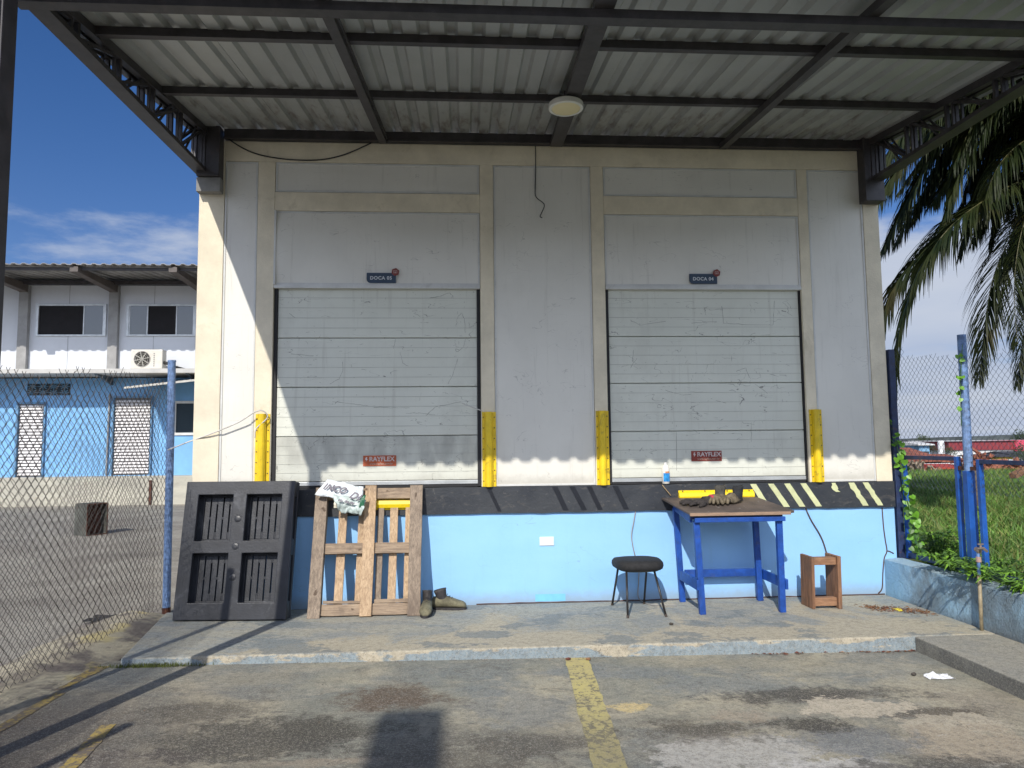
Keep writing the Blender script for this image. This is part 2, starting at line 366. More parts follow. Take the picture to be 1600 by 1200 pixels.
        rg = t.m('MULTIPLY', t.ramp(X[0], .9, 1.4, 0, 1), t.ramp(X[1], -2.5, -2.9, 0, 1))
        col = t.mix(t.m('MULTIPLY', vp, rg), col, (.50, .46, .39))
        blk = t.ramp(t.noise(11, 8, .8, 0, t.map((1, 1.6, 1), (51, 2, 0))), .61, .66, 0, .9)
        rg2 = t.m('MULTIPLY', t.ramp(X[0], .3, 1.2, .35, 1), t.ramp(X[1], -2.0, -2.6, 0, 1))
        col = t.mix(t.m('MULTIPLY', blk, rg2), col, (.045, .04, .034))
    # cracks
    a = t.noise(.9, 6, .6, .9, t.map((1, 1.4, 1), (17, 6, 0)))
    line = t.ramp(t.m('ABSOLUTE', t.m('SUBTRACT', a, .5)), .0006, .0026, 1, 0)
    col = t.mix(t.m('MULTIPLY', line, t.ramp(t.noise(1.3, 3, .5), .5, .58, 0, .75)), col, (.06, .05, .04))
    col = t.mix(t.ramp(fine, .42, .66, 0, .36), col, (.085, .08, .07))
    col = t.mix(t.ramp(t.noise(60, 5, .75, 0, t.map((1, 1, 1), (24, 4, 4))), .5, .62, 0, .35), col, (.44, .41, .33))
    col = t.mix(t.ramp(grit, .56, .66, 0, .6), col, (.54, .51, .43))
    sp2 = t.noise(75, 4, .8, 0, t.map((1, 1, 1), (61, 4, 4))); col = t.mix(t.ramp(sp2, .52, .64, 0, .45), col, (.07, .065, .055))
    col = t.mix(t.ramp(t.noise(120, 3, .7, 0, t.map((1, 1, 1), (4, 4, 4))), .60, .70, 0, .6), col, (.05, .045, .04))
    col = t.mix(t.ramp(t.noise(48, 4, .7, 0, t.map((1, 1, 1), (14, 4, 4))), .66, .70, 0, .55), col, (.035, .03, .026))
    h = t.m('ADD', t.m('MULTIPLY', fine, .8), t.m('MULTIPLY', grit, .6)); t.bump(h, .9, .010)
    return t.done(col, t.ramp(big, .3, .7, .75, .92), 0, .3)
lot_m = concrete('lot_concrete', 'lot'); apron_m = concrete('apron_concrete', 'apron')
kerb_m = concrete('kerb_concrete', 'kerb'); yard_m = concrete('yard_concrete', 'yard')

# ------------------------------------------------------------------ ground and setting
def gz(x): return -.075-.010*max(-2.6, min(3.6, x))
def struct(name, mb, mt, **k): return tag(obj(name, mb, mt, **k), kind='structure')
def lot(u, v):
    x = -2.55+5.95*u; y = -16+14.72*v
    return Vector((x, y, gz(x)))
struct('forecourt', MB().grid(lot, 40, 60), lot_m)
struct('yard_ground', MB().grid(lambda u, v: Vector((-2.55-27.45*(1-u), -16+30*v, -.052+(.10*max(0, (-2.55-27.45*(1-u))+2.95 if False else 0)))), 20, 20), yard_m)
# concrete step in front of the docks, and the raised pavement running off it along the right wall
mb = MB().prism([(-2.36, -1.42), (3.93, -1.42), (3.93, 0), (-2.62, 0)], lambda a, b, d: Vector((a, b, d)), -.3, 0)
struct('apron', mb, apron_m, bevel=.012)
struct('pavement', MB().box(3.30, 3.93, -9, -1.4225, -.3, -.002), kerb_m, bevel=.010)
# far ground, one sheet to the horizon
def terr_h(x, y):
    r = y-26; h = -.35
    if r > 0: h = -.35-5.5*min(1, r/40)**1.2
    d = math.hypot(x, y+7)
    if d > 900: h += (d-900)*.012*(.6+.4*math.sin(x*.004+1))
    return h
ys = [-30, -8, 0, 10, 20, 26, 30, 36, 44, 55, 70, 100, 150, 230, 350, 550, 800, 1000, 1300, 1700, 2200]
xs = [-1500, -600, -200, -60, -30, 0, 4, 10, 20, 35, 60, 90, 140, 220, 350, 550, 800, 1100, 1500, 2000, 2600]
mb = MB(); o = []
for y in ys:
    for x in xs: o.append(Vector((x, y, terr_h(x, y)-.02)))
nx = len(xs)
mb.add(o, [(j*nx+i, j*nx+i+1, (j+1)*nx+i+1, (j+1)*nx+i) for j in range(len(ys)-1) for i in range(nx-1)])
struct('ground', mb, simple('far_ground', (.07, .075, .045), .9, .3, .02, coord='World'), smooth=True)
struct('field', MB().grid(lambda u, v: Vector((3.97+36*u, -10+36*v, .10-.12*min(1, u*6)+.03*mnoise.noise(Vector((u*30, v*30, 0))))), 40, 40),
       simple('field_soil', (.10, .13, .035), .95, .3, 2, coord='World'))
# yellow painted lines, worn
def worn_yellow():
    t = MT('worn_yellow_line', 'World')
    c = t.mix(t.ramp(t.noise(6, 6, .6), .3, .7), (.50, .43, .16), (.42, .36, .17))
    k = t.m('ADD', t.noise(26, 7, .75, .4), t.m('MULTIPLY', t.noise(3, 3), .35))
    c = t.mix(t.ramp(k, .66, .76, 0, .85), c, (.11, .10, .08))
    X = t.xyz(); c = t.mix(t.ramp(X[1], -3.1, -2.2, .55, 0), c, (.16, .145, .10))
    c = t.mix(t.ramp(t.noise(150, 2), .58, .68, 0, .4), c, (.5, .47, .36))
    t.bump(k, .3, .006); return t.done(c, .8)
wy = worn_yellow()
t = MT('ochre_line', 'World'); k = t.m('ADD', t.noise(30, 7, .75, .4), t.m('MULTIPLY', t.noise(4, 4), .5))
c = t.mix(t.ramp(t.noise(8, 6), .3, .7), (.36, .265, .07), (.26, .20, .075)); c = t.mix(t.ramp(k, .66, .80, 0, .95), c, (.12, .10, .085))
t.bump(k, .4, .006); wy2 = t.done(c, .85)
def line_strip(pts, wd, name, mt=None):
    pts = [Vector((p[0], p[1], 0)) for p in pts]; mb = MB(); vs = []; n = 0; K = 40
    for i in range(len(pts)-1):
        for k in range(K+(i == len(pts)-2)):
            p = pts[i].lerp(pts[i+1], k/K); d = (pts[i+1]-pts[i]).normalized(); s_ = Vector((-d.y, d.x, 0))
            for sg in (-1, 1):
                q = p+s_*(sg*(wd/2+.012*mnoise.noise(Vector((p.x*9, p.y*14, sg*5.))))); q.z = gz(q.x)+.004 if q.x > -2.55 else -.052+.004
                vs.append(q)
            n += 1
    mb.add(vs, [(2*i, 2*i+1, 2*i+3, 2*i+2) for i in range(n-1)])
    return struct(name, mb, mt or wy)
line_strip([(.785, -1.44), (.68, -3.1), (.56, -5.2)], .165, 'painted_line')
line_strip([(-2.47, -1.42), (-2.53, -1.9)], .09, 'painted_edge_line', wy2)
line_strip([(-2.47, -1.95), (-2.49, -3.4)], .07, 'painted_edge_line', wy2)
line_strip([(-1.93, -2.5), (-1.86, -3.0), (-1.8, -3.6)], .08, 'painted_bay_line', wy2)
# broken cement ramp left of the step, with a rough edge
def rub(u, v):
    x = -3.25+.80*u; y = -3.2+3.2*v
    e = math.sin(math.pi*min(1, u*1.02))*.075*(.5+.5*v)
    return Vector((x+.05*mnoise.noise(Vector((y*3, u, 0))), y, -.06+max(0, e)+.02*mnoise.noise(Vector((x*6, y*6, 3)))*math.sin(math.pi*u)))
t = MT('broken_cement', 'World'); c = t.mix(t.ramp(t.noise(2.4, 6, .65, .4), .38, .58), (.14, .12, .105), (.40, .36, .26))
c = t.mix(t.ramp(t.noise(9, 6, .7), .56, .7, 0, .6), c, (.08, .07, .06)); c = t.mix(t.ramp(t.noise(1.7, 4), .56, .64, 0, .7), c, (.48, .40, .17))
t.bump(t.noise(22, 7, .7), .8, .02)
struct('cement_verge', MB().grid(rub, 16, 60), t.done(c, .9), smooth=True)

# ------------------------------------------------------------------ dock building
B = thing('loading_dock_building', 'cream and white loading dock building with two shut dock doors over a light blue base', 'building', (0, 0, 0))
BX0, BX1 = -2.43, 4.06
mb = MB().box(BX0, BX1, .13, 9, -.3, 4.37)
obj('wall', mb, cream, B)
# cream pillars and rails in front of the core
fr = MB()
fr.box(BX0, -2.203, 0, .129, 1.052, 4.28)
for x0, x1 in ((-1.90, -1.745), (.155, .283), (1.214, 1.338), (3.25, 3.35)): fr.box(x0, x1, 0, .129, 1.052, 4.088)
fr.box(3.905, BX1, .001, .129, 1.052, 4.088)
fr.box(-2.2025, BX1, .0005, .129, 4.0885, 4.28)
for x0, x1 in ((-1.7445, .1545), (1.3385, 3.2495)): fr.box(x0, x1, .001, .129, 3.622, 3.80)
obj('plaster_frame', fr, cream, B, bevel=.004)
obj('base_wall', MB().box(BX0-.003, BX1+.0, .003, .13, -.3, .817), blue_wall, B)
# black band, irregular lower edge
bm_ = MB(); K = 60; vs = []
for i in range(K+1):
    x = BX0+(BX1-BX0)*i/K; zb = .812+.012*mnoise.noise(Vector((x*2.1, 0, 3)))+.006*mnoise.noise(Vector((x*9, 0, 1)))
    zt = 1.052+.005*mnoise.noise(Vector((x*5, 4, 1)))
    vs += [Vector((x, -.022, zb)), Vector((x, -.022, zt)), Vector((x, .1295, zt)), Vector((x, .004, zb))]
fs = []
for i in range(K):
    for a, b in ((0, 1), (1, 2), (3, 0)):
        fs.append((i*4+a, (i+1)*4+a, (i+1)*4+b, i*4+b))
fs += [(3, 2, 1, 0), (K*4, K*4+1, K*4+2, K*4+3)]
bm_.add(vs, fs)
obj('ledge_band', bm_, band, B)
stripe_m = simple('pale_yellow_stripe', (.58, .60, .34), .7, .08, 8, dirt=(.2, .2, .13), dirtamt=.4)
old_stripe = simple('painted_over_stripe', (.014, .016, .022), .35, .1, 8)
def stripe(xt, xb, wd, z0, z1, mt, rag=0, name='hazard_stripe'):
    poly = []
    n = 8
    for k in range(n+1):
        q = k/n; x = xt+(xb-xt)*q; z = z1+(z0-z1)*q
        poly.append((x+wd+(rag*mnoise.noise(Vector((z*40, x, 1)))), z))
    for k in range(n, -1, -1):
        q = k/n; x = xt+(xb-xt)*q; z = z1+(z0-z1)*q
        poly.append((x+(rag*mnoise.noise(Vector((z*33, x, 7)))), z))
    obj(name, MB().prism(poly, lambda a, b, d: Vector((a, d, b)), -.0245, -.0222), mt, B)
for xt, xb in ((2.66, 2.79), (2.83, 2.975), (2.985, 3.125), (3.14, 3.285)): stripe(xt, xb, .058, .828, 1.045, stripe_m, .004)
stripe(3.43, 3.475, .045, .96, 1.045, stripe_m, .022)
stripe(3.60, 3.74, .058, .828, 1.045, stripe_m, .018)
stripe(3.745, 3.885, .055, .828, 1.045, stripe_m, .012)
for xt, xb, wd in ((.20, .30, .035), (.80, .90, .05), (.96, 1.07, .05), (1.12, 1.22, .045), (1.36, 1.46, .05)):
    stripe(xt, xb, wd, .83, 1.045, old_stripe, .002, 'faded_stripe')
# white insulated panels with folded edge trims
def panel(x0, x1, z0, z1, name='wall_panel', y=.012, bulge=0):
    p = MB()
    def fn(u, v):
        b = -bulge*math.exp(-((u)/.10)**2)*math.sin(math.pi*v)**.5 if bulge else 0
        return Vector((x0+(x1-x0)*u, y+b+.003*mnoise.noise(Vector((x0+u*2, z0+v*3, 0))), z0+(z1-z0)*v))
    p.grid(fn, 16, 12)
    o_ = obj(name, p, white_panel, B, smooth=True)
    e = MB(); tw = .018; yy = y-.007
    for a, b, c, d in ((x0, x0+tw, z0, z1), (x1-tw, x1, z0, z1), (x0+tw, x1-tw, z1-tw, z1), (x0+tw, x1-tw, z0, z0+tw)):
        e.box(a, b, yy-(.028 if bulge and a == x0 and b == x0+tw else 0), y+.05, c, d)
    tr = obj('edge_trim', e, white_trim, None, bevel=.002); tr.parent = o_; ORG[tr.name] = Vector((0, 0, 0))
    return o_
panel(-2.2, -1.903, 1.055, 4.085)
panel(.286, 1.211, 1.055, 4.085)
panel(3.353, 3.902, 1.055, 4.085)
panel(-1.742, .152, 3.803, 4.085)
panel(1.341, 3.247, 3.803, 4.085)
panel(-1.742, .152, 2.925, 3.619, 'transom_panel', bulge=.03)
panel(1.341, 3.247, 2.925, 3.619, 'transom_panel')
# dock doors
rib_m = simple('rib_line', (.47, .475, .42), .6, .1, 3)
def dock_door(x0, x1, seams, zb, label):
    d = obj('dock_door', MB().box(x0+.03, x1-.03, .075, .11, zb, 2.915), door_paint, B)
    tag(d, label)
    s_ = MB(); rb = MB()
    zs = [2.905]+seams+[zb]
    for a, b in zip(zs[1:], zs[:-1]):
        s_.box(x0+.03, x1-.03, .0455, .0745, a+.004, b-.003)          # one insulated section
        n = 5
        for k in range(1, n):
            z = a+(b-a)*k/n; rb.box(x0+.035, x1-.035, .0430, .0454, z-.0018, z+.0018)
    o_ = obj('door_section', s_, door_paint, d, bevel=.004); obj('rib', rb, rib_m, d)
    for xa in (x0, x1-.028): obj('side_seal', MB().box(xa, xa+.028, .03, .12, 1.06, 2.915), dark_gap, d)
    obj('bottom_rail', MB().box(x0+.03, x1-.03, .038, .07, zb-.035, zb-.001), alum, d, bevel=.002)
    obj('bottom_seal', MB().box(x0+.03, x1-.03, .045, .07, 1.056, zb-.036), dark_gap, d)
    return d
dl = dock_door(-1.74, .152, [2.434, 1.978, 1.527], 1.117, 'left dock door with a dusty grey bottom section')
dr = dock_door(1.341, 3.262, [2.446, 2.000, 1.546], 1.112, 'right dock door with scratched pale sections')
def scuffs(par, lines, W2, seed):
    mk = MB(); rr = random.Random(seed)
    for ln in lines:
        P = [W2(*p) for p in ln]; q = []
        for a, b in zip(P[:-1], P[1:]):
            for k in range(5): q.append(a.lerp(b, k/5)+Vector((rr.gauss(0, .002), 0, rr.gauss(0, .002))))
        q.append(P[-1]); mk.tube(q, [rr.uniform(.0006, .0018) for _ in q], 4)
    for i in range(150):      # short rubs and nicks
        a = Vector((rr.uniform(par[1]+.05, par[2]-.05), .0450, rr.uniform(1.15, 2.88))); 
        if rr.random() < .5: a.x = par[1]+.06+abs(rr.gauss(0, .35)) if rr.random() < .5 else par[2]-.06-abs(rr.gauss(0, .35))
        d = Vector((rr.gauss(0, .018), 0, rr.gauss(0, .006))) if rr.random() < .7 else Vector((rr.gauss(0, .004), 0, rr.gauss(0, .02)))
        if not par[1]+.03 < a.x < par[2]-.06: continue
        mk.tube([a, a+d*.5+Vector((0, 0, rr.gauss(0, .002))), a+d], [.0006, .0012, .0005], 4)
    obj('scuff_marks', mk, scuff_m, par[0])['kind'] = 'stuff'
scuff_m = simple('scuff_graphite', (.14, .135, .12), .8, .2, 40)
def wp_(px, py):
    p = at(px, py, .0452); return p
scuffs((dl, -1.71, .12), [[(671, 466), (687, 463), (697, 459), (702, 457), (708, 463), (706, 465)], [(712, 510), (716, 494), (722, 489), (726, 500), (727, 520)], [(733, 503), (733, 512), (741, 509)], [(727, 530), (724, 543), (713, 550), (712, 545), (718, 547)], [(519, 627), (540, 630), (556, 632), (575, 634)], [(584, 636), (610, 637), (640, 637)], [(634, 646), (655, 645), (680, 648)], [(516, 600), (530, 592), (536, 578), (535, 565)], [(625, 550), (630, 568), (638, 572)], [(665, 650), (680, 636), (720, 628)], [(618, 530), (615, 545)], [(715, 560), (708, 585), (700, 600)], [(452, 490), (462, 497)], [(455, 553), (490, 556)]], wp_, 3)
scuffs((dr, 1.37, 3.23), [[(1128, 478), (1130, 505), (1160, 507), (1208, 508)], [(1208, 508), (1210, 470)], [(1080, 505), (1120, 503)], [(1100, 480), (1103, 492)], [(985, 500), (1000, 508), (1040, 502)], [(1150, 580), (1165, 575), (1171, 590)], [(990, 548), (988, 565)], [(1040, 610), (1065, 617), (1080, 616)], [(1118, 626), (1135, 630)], [(1057, 675), (1057, 735)], [(1174, 660), (1174, 690)], [(985, 575), (995, 560)], [(1180, 600), (1200, 615)], [(960, 640), (975, 645)]], wp_, 5)
# lintel shadow trim over the doors
for xa, xb in ((-1.742, .152), (1.341, 3.247)): obj('lintel_trim', MB().box(xa, xb, -.006, .05, 2.892, 2.9245), white_trim, B, bevel=.003)
# corner guards: bulged channel with flanges and screw rows
def guard(x0, x1, z0, z1):
    wd = x1-x0; prof = [(0, .0), (0, -.006), (.18*wd, -.006), (.20*wd, -.03)]
    for k in range(7):
        a = math.pi*(1-k/6); prof.append((wd*(.47+.25*math.cos(a)), -.03-.028*math.sin(a)))
    prof += [(.74*wd, -.03), (.76*wd, -.006), (wd, -.006), (wd, 0)]
    g = MB().prism(prof[::-1], lambda a, b, d: Vector((x0+a, b-.001, d)), z0, z1)
    s_ = g; g.cur = 1
    for k in range(7):
        z = z0+.05+(z1-z0-.1)*k/6
        for xx in (.09*wd, .88*wd): s_.lathe([(.006, 0), (.006, .003), (.003, .004)], (x0+xx, -.0075, z), 8, Matrix.Rotation(R(90), 4, 'X'))
    obj('corner_guard', g, [yellow, screw_m], B)
guard(-1.880, -1.752, 1.055, 1.735); guard(.163, .290, 1.055, 1.738); guard(1.222, 1.340, 1.055, 1.740); guard(3.268, 3.388, 1.055, 1.738)
for x0, x1, z0, z1 in ((-1.13, -.45, .862, .965), (1.975, 2.685, .885, .995)):
    g = MB(); prof = [(0, 0), (0, -.008), (.15, -.008), (.18, -.030), (.5, -.042), (.82, -.030), (.85, -.008), (1, -.008), (1, 0)]
    g.prism(prof, lambda a, b, d: Vector((d, b-.023, z0+(z1-z0)*a)), x0, x1)
    s_ = g; g.cur = 1
    for k in range(4): s_.lathe([(.007, 0), (.007, .003), (.003, .004)], (x0+.04+(x1-x0-.08)*k/3, -.0315, z1-.008), 8, Matrix.Rotation(R(90), 4, 'X'))
    obj('dock_bumper', g, [yellow_bar, screw_m], B)
# signs over the doors
sign_blue = simple('sign_blue', (.020, .045, .085), .45, .05); sign_red = simple('sign_red', (.22, .035, .025), .5, .08)
sign_white = simple('sign_lettering', (.55, .57, .58), .5, .03)
def dock_sign(x0, x1, z0, z1, txt):
    p = [(x0, z1), (x0, z0+.035)]
    for k in range(1, 6): a = R(90*k/5); p.append((x0+.035-.035*math.cos(a), z0+.035-.035*math.sin(a)))
    p += [(x1, z0), (x1, z1)]
    s_ = obj('dock_sign', MB().prism(p, lambda a, b, d: Vector((a, d, b)), -.008, .006), sign_blue, B)
    MX = Matrix.Translation((x0+(x1-x0)*.49, -.0090, (z0+z1)/2-.016)) @ Matrix.Rotation(R(90), 4, 'X')
    text_mesh(txt, .044, MX, 'lettering', sign_white, s_, bold=.0012, align='CENTER', spacing=1.12)
    c = Vector((x1-.005, -.012, z1+.008)); hx = [(c.x+.038*math.cos(R(60*k+20)), c.z+.038*math.sin(R(60*k+20))) for k in range(6)]
    bd = MB().prism(hx, lambda a, b, d: Vector((a, d, b)), -.014, -.009); obj('emblem', bd, sign_red, s_)
    ic = MB(); X0, Z0 = c.x, c.z
    ic.box(X0-.018, X0+.018, -.0155, -.0142, Z0+.010, Z0+.015); ic.box(X0-.018, X0-.013, -.0155, -.0142, Z0-.014, Z0+.0098)
    ic.box(X0+.013, X0+.018, -.0155, -.0142, Z0-.014, Z0+.0098); ic.box(X0-.008, X0+.008, -.0155, -.0142, Z0-.013, Z0+.003)
    obj('emblem_icon', ic, simple('icon_pink', (.5, .33, .3), .5), s_)
dock_sign(-.897, -.628, 2.943, 3.037, 'DOCA 05'); dock_sign(2.152, 2.420, 2.948, 3.043, 'DOCA 04')
def door_label(x0, x1, z0, z1, red, par):
    s_ = obj('maker_label', MB().box(x0, x1, .0405, .0432, z0, z1), red, par)
    def T(txt, size, x, z, b, mt, sp=1.0):
        text_mesh(txt, size, Matrix.Translation((x, .0395, z)) @ Matrix.Rotation(R(90), 4, 'X'), 'lettering', mt, s_, depth=.0005, bold=b, spacing=sp)
    T('RAYFLEX', .058, x0+.055, z0+(z1-z0)*.46, .0012, lab_w, .97)
    T('www.rayflex.com.br', .026, x0+.058, z0+(z1-z0)*.13, .0003, lab_w2, 1.0)
    X0 = x0+.030; Z0 = z0+(z1-z0)*.62
    obj('bolt_mark', MB().prism([(X0-.004, Z0+.022), (X0-.013, Z0-.003), (X0-.002, Z0-.003), (X0-.006, Z0-.022), (X0+.013, Z0+.006), (X0+.003, Z0+.006), (X0+.008, Z0+.022)][::-1],
        lambda a, b, d: Vector((a, d, b)), .0390, .0404), lab_w, s_)
lab_w = simple('label_white', (.62, .55, .52), .6, .15, 30); lab_w2 = simple('label_faded_white', (.50, .36, .28), .6, .2, 40)
door_label(-.925, -.625, 1.253, 1.349, simple('label_orange', (.46, .10, .035), .6, .15, 9), dl)
door_label(2.130, 2.422, 1.262, 1.358, simple('label_red', (.28, .045, .028), .6, .15, 9), dr)
# blanking plate and painted-over patch on the blue base
obj('blanking_plate', MB().box(.68, .812, -.006, .0028, .512, .592), simple('plate_white', (.70, .74, .75), .5, .04, dirt=(.35, .3, .22), dirtamt=.4), B, bevel=.004)
obj('paint_patch', MB().box(.635, .91, .0012, .0028, .015, .078), simple('turquoise_patch', (.20, .55, .78), .6, .06), B)

# ------------------------------------------------------------------ wires and cracks on the facade
def wire(name, pts, r, mt, label, cat='cable', n=6, par=None):
    P = [Vector(p) for p in pts]; q = []
    for i in range(len(P)-1):
        p0 = P[max(0, i-1)]; p1 = P[i]; p2 = P[i+1]; p3 = P[min(len(P)-1, i+2)]
        for k in range(6):
            s_ = k/6
            q.append(.5*((2*p1)+(p2-p0)*s_+(2*p0-5*p1+4*p2-p3)*s_*s_+(3*p1-p0-3*p2+p3)*s_**3))
    q.append(P[-1])
    o_ = obj(name, MB().tube(q, r, n), mt, par, smooth=True, org=None if par else tuple(P[0]))
    if label: tag(o_, label, cat)
    return o_
cab_dark = simple('cable_dark', (.02, .02, .022), .5); cab_grey = simple('cable_grey', (.30, .29, .27), .5); cab_white = simple('cord_white', (.62, .60, .56), .7)
wire('sagging_cable', [(-2.19, -.03, 4.30), (-2.03, -.02, 4.20), (-1.86, -.012, 4.14), (-1.6, -.012, 4.105), (-1.33, -.012, 4.108), (-1.1, -.012, 4.165), (-.86, -.03, 4.27)], .006, cab_dark,
     'thin dark cable sagging across the cream beam under the canopy at upper left')
wire('hanging_wire', [(.69, -.02, 4.27), (.69, -.008, 4.05), (.683, -.008, 3.86), (.683, -.010, 3.80), (.70, -.02, 3.76), (.752, -.03, 3.715), (.765, -.03, 3.68), (.735, -.02, 3.61), (.725, -.015, 3.585), (.745, -.02, 3.572)], .0045, cab_dark,
     'dark wire hanging loose with a kinked end down the middle white panel')
obj('wire_duct', MB().box(.675, .695, -.004, .010, 3.86, 4.088), white_trim, B)
wire('tie_cord', [(-2.70, .14, 1.42), (-2.45, .02, 1.50), (-2.25, -.03, 1.565), (-2.02, -.05, 1.66), (-1.87, -.07, 1.75), (-1.80, -.065, 1.76), (-1.765, -.05, 1.70), (-1.86, -.055, 1.60), (-1.87, -.05, 1.52)], .006, cab_white,
     'white cord tied from the left fence post to the top of the leftmost yellow guard', 'cord')
wire('cord_stub', [(.165, -.05, 1.745), (.10, -.055, 1.77), (.02, -.06, 1.80), (-.02, -.06, 1.82)], .005, cab_white,
     'short white cord end poking left from the top of the second yellow guard', 'cord')
wire('loose_wire', [(1.575, -.006, .815), (1.555, -.010, .72), (1.53, -.012, .58), (1.555, -.012, .42), (1.59, -.012, .33), (1.585, -.014, .18), (1.575, -.016, .05), (1.60, -.05, .008), (1.66, -.22, .007), (1.86, -.26, .007)], .005, cab_grey,
     'thin grey wire coming down the blue wall behind the black stool and onto the floor', 'wire')
wire('wall_wire', [(3.19, -.006, .815), (3.24, -.008, .70), (3.32, -.008, .56), (3.36, -.008, .45), (3.39, -.01, .30), (3.40, -.012, .10)], .006, simple('wire_brown', (.10, .07, .055), .6),
     'brown wire running down the blue wall to the small wooden stand', 'wire')
wire('black_strap', [(1.34, -.03, .0), (1.36, -.03, .0)], .001, cab_dark, None, par=B).name = 'band_nick'
wire('ledge_wire', [(1.825, -.028, 1.05), (1.845, -.035, 1.02), (1.885, -.04, .97), (1.90, -.038, .95)], .004, simple('wire_tan', (.35, .25, .13), .6),
     'short tan wire drooping over the black ledge below the bottle', 'wire')
# crack at the right end of the base
crk = simple('crack_dark', (.09, .05, .04), .9)
wire('crack', [(3.94, .0025, .80), (3.945, .0025, .62), (3.955, .0025, .50), (3.965, .0025, .40), (3.935, .0025, .33), (3.915, .0025, .20), (3.90, .0025, .06), (3.86, .0015, .01)], .006, crk, None, par=B)
wire('crack', [(3.965, .0025, .40), (3.99, .0025, .395), (4.03, .0025, .375)], .006, crk, None, par=B)
pts = [(x, -.002, .004+.006*mnoise.noise(Vector((x*7, 1, 1)))) for x in np.linspace(.1, 3.92, 60)]
wire('crack', pts, .006, crk, None, par=B)

# ------------------------------------------------------------------ canopy
RZ0, RS = 4.38, .123
def rz(y): return RZ0+RS*y
C = thing('canopy', 'dark steel canopy with corrugated metal roof sheets over the two dock doors', 'canopy', (.8, -1.6, 4.2))
t = MT('roof_sheet', 'World'); X = t.xyz()
c = t.mix(t.ramp(t.noise(1.2, 5), .3, .7), (.42, .43, .42), (.35, .36, .35))
st = t.ramp(t.m('ADD', t.noise(5, 6, .65, .3, t.map((3, .8, 1))), t.m('MULTIPLY', X[1], .13)), .42, .66, 0, .62)
c = t.mix(st, c, (.12, .08, .06)); c = t.mix(t.ramp(t.noise(16, 5, .7), .6, .75, 0, .35), c, (.2, .17, .14))
sheet = t.done(c, .45, .25)
rf = MB(); P = .178; prof = []
xx = -2.52; k = 0
while xx < 4.12:
    drop = -.004 if (k//5) % 2 else 0
    prof += [(xx, drop), (xx+.088, drop), (xx+.108, drop+.032), (xx+.158, drop+.032)]
    if k % 5 == 4: prof += [(xx+.1779, drop), (xx+.1779, (-.004 if drop == 0 else 0)-.004)]
    xx += P; k += 1
prof.append((xx, 0)); ny = 12; n = len(prof)
for j in range(ny+1):
    y = .12-3.44*j/ny; rf.v += [Vector((a, y, rz(y)+b+.002*math.sin(a*3+y*2))) for a, b in prof]
for j in range(ny):
    for i in range(n-1): rf.f.append([j*n+i, j*n+i+1, (j+1)*n+i+1, (j+1)*n+i]); rf.m.append(0)
obj('roof_sheets', rf, sheet, C)
def purlin(y, h=.045, d=.07, name='purlin', x0=-2.46, x1=4.06, zt=-.003):
    zc = rz(y)+zt
    p = MB().box(x0, x1, y-d/2, y+d/2, zc-h, zc-.001)
    p.box(x0, x1, y-d/2-.002, y-d/2+.016, zc-h-.014, zc-h-.0005)         # C-section lip
    obj(name, p, dark_steel, C)
purlin(-2.09); purlin(-1.07, zt=-.004); purlin(-3.02, zt=0)
obj('wall_beam', MB().box(-2.20, 3.90, -.055, -.002, 4.283, 4.375).box(-2.20, 3.90, -.075, -.0555, 4.276, 4.292), dark_steel, C)
# rafters below the purlins
for xa, xb, wd in ((-.745, -.80, .065), (.885, .80, .115), (2.50, 2.40, .065)):
    r_ = MB(); ya, yb = -.06, -3.2
    A = Vector((xa, ya, rz(ya)-.092)); Bp = Vector((xb, yb, rz(yb)-.092))
    r_.bar(A, Bp, wd, .055)
    off = wd/2+.008
    r_.bar(A+Vector((off, 0, .018)), Bp+Vector((off, 0, .018)), .014, .018)
    obj('rafter', r_, beam_grey, C)
b_ = MB().box(-2.44, 4.05, -2.782, -2.70, 3.862, 3.916)
obj('cross_beam', b_, beam_grey, C)
def truss(xo, xi):
    tr = MB(); zb = 3.955
    # bottom channel, flat; top chord follows the roof
    tr.bar((( xo+xi)/2, -.02, zb+.005), ((xo+xi)/2, -3.2, zb-.03), abs(xi-xo)+.035, .035)
    o_ = obj('bottom_chord', tr, beam_grey, C)
    tp = MB()
    for x in (xo, xi):
        tp.bar((x, -.02, rz(0)-.045), (x, -3.3, rz(-3.3)-.03), .05, .06)
    obj('top_chord', tp, dark_steel, C)
    wb = MB(); P0 = [-.12, -.67, -1.21, -1.75, -2.29, -2.83]
    zb_ = lambda y: zb+.015+y*.010
    for x in (xo, xi):
        for i, y in enumerate(P0):
            zt = rz(y)-.06
            if zt-zb_(y) < .03: continue
            wb.bar((x, y, zb_(y)), (x, y, zt), .028, .028)
            wb.bar((x, y-.07, zb_(y)), (x, y-.07, rz(y-.07)-.06), .018, .018)
            if i < len(P0)-1:
                y2 = P0[i+1]+.02
                wb.bar((x, y-.09, rz(y-.09)-.07), (x, y2, zb_(y2)), .022, .022)
                ym = (y+y2)/2; wb.bar((x, y-.20, rz(y-.2)-.07), (x, y2+.09, zb_(y2)), .014, .014)
    obj('lattice', wb, dark_steel, C)
truss(-2.432, -2.355); truss(4.035, 3.955)
obj('end_bracket', MB().box(-2.42, -2.215, -.125, -.003, 3.90, 4.37), dark_steel, C, bevel=.006)
obj('end_bracket', MB().box(3.868, 4.063, -.125, -.003, 3.74, 4.37), dark_steel, C, bevel=.006)
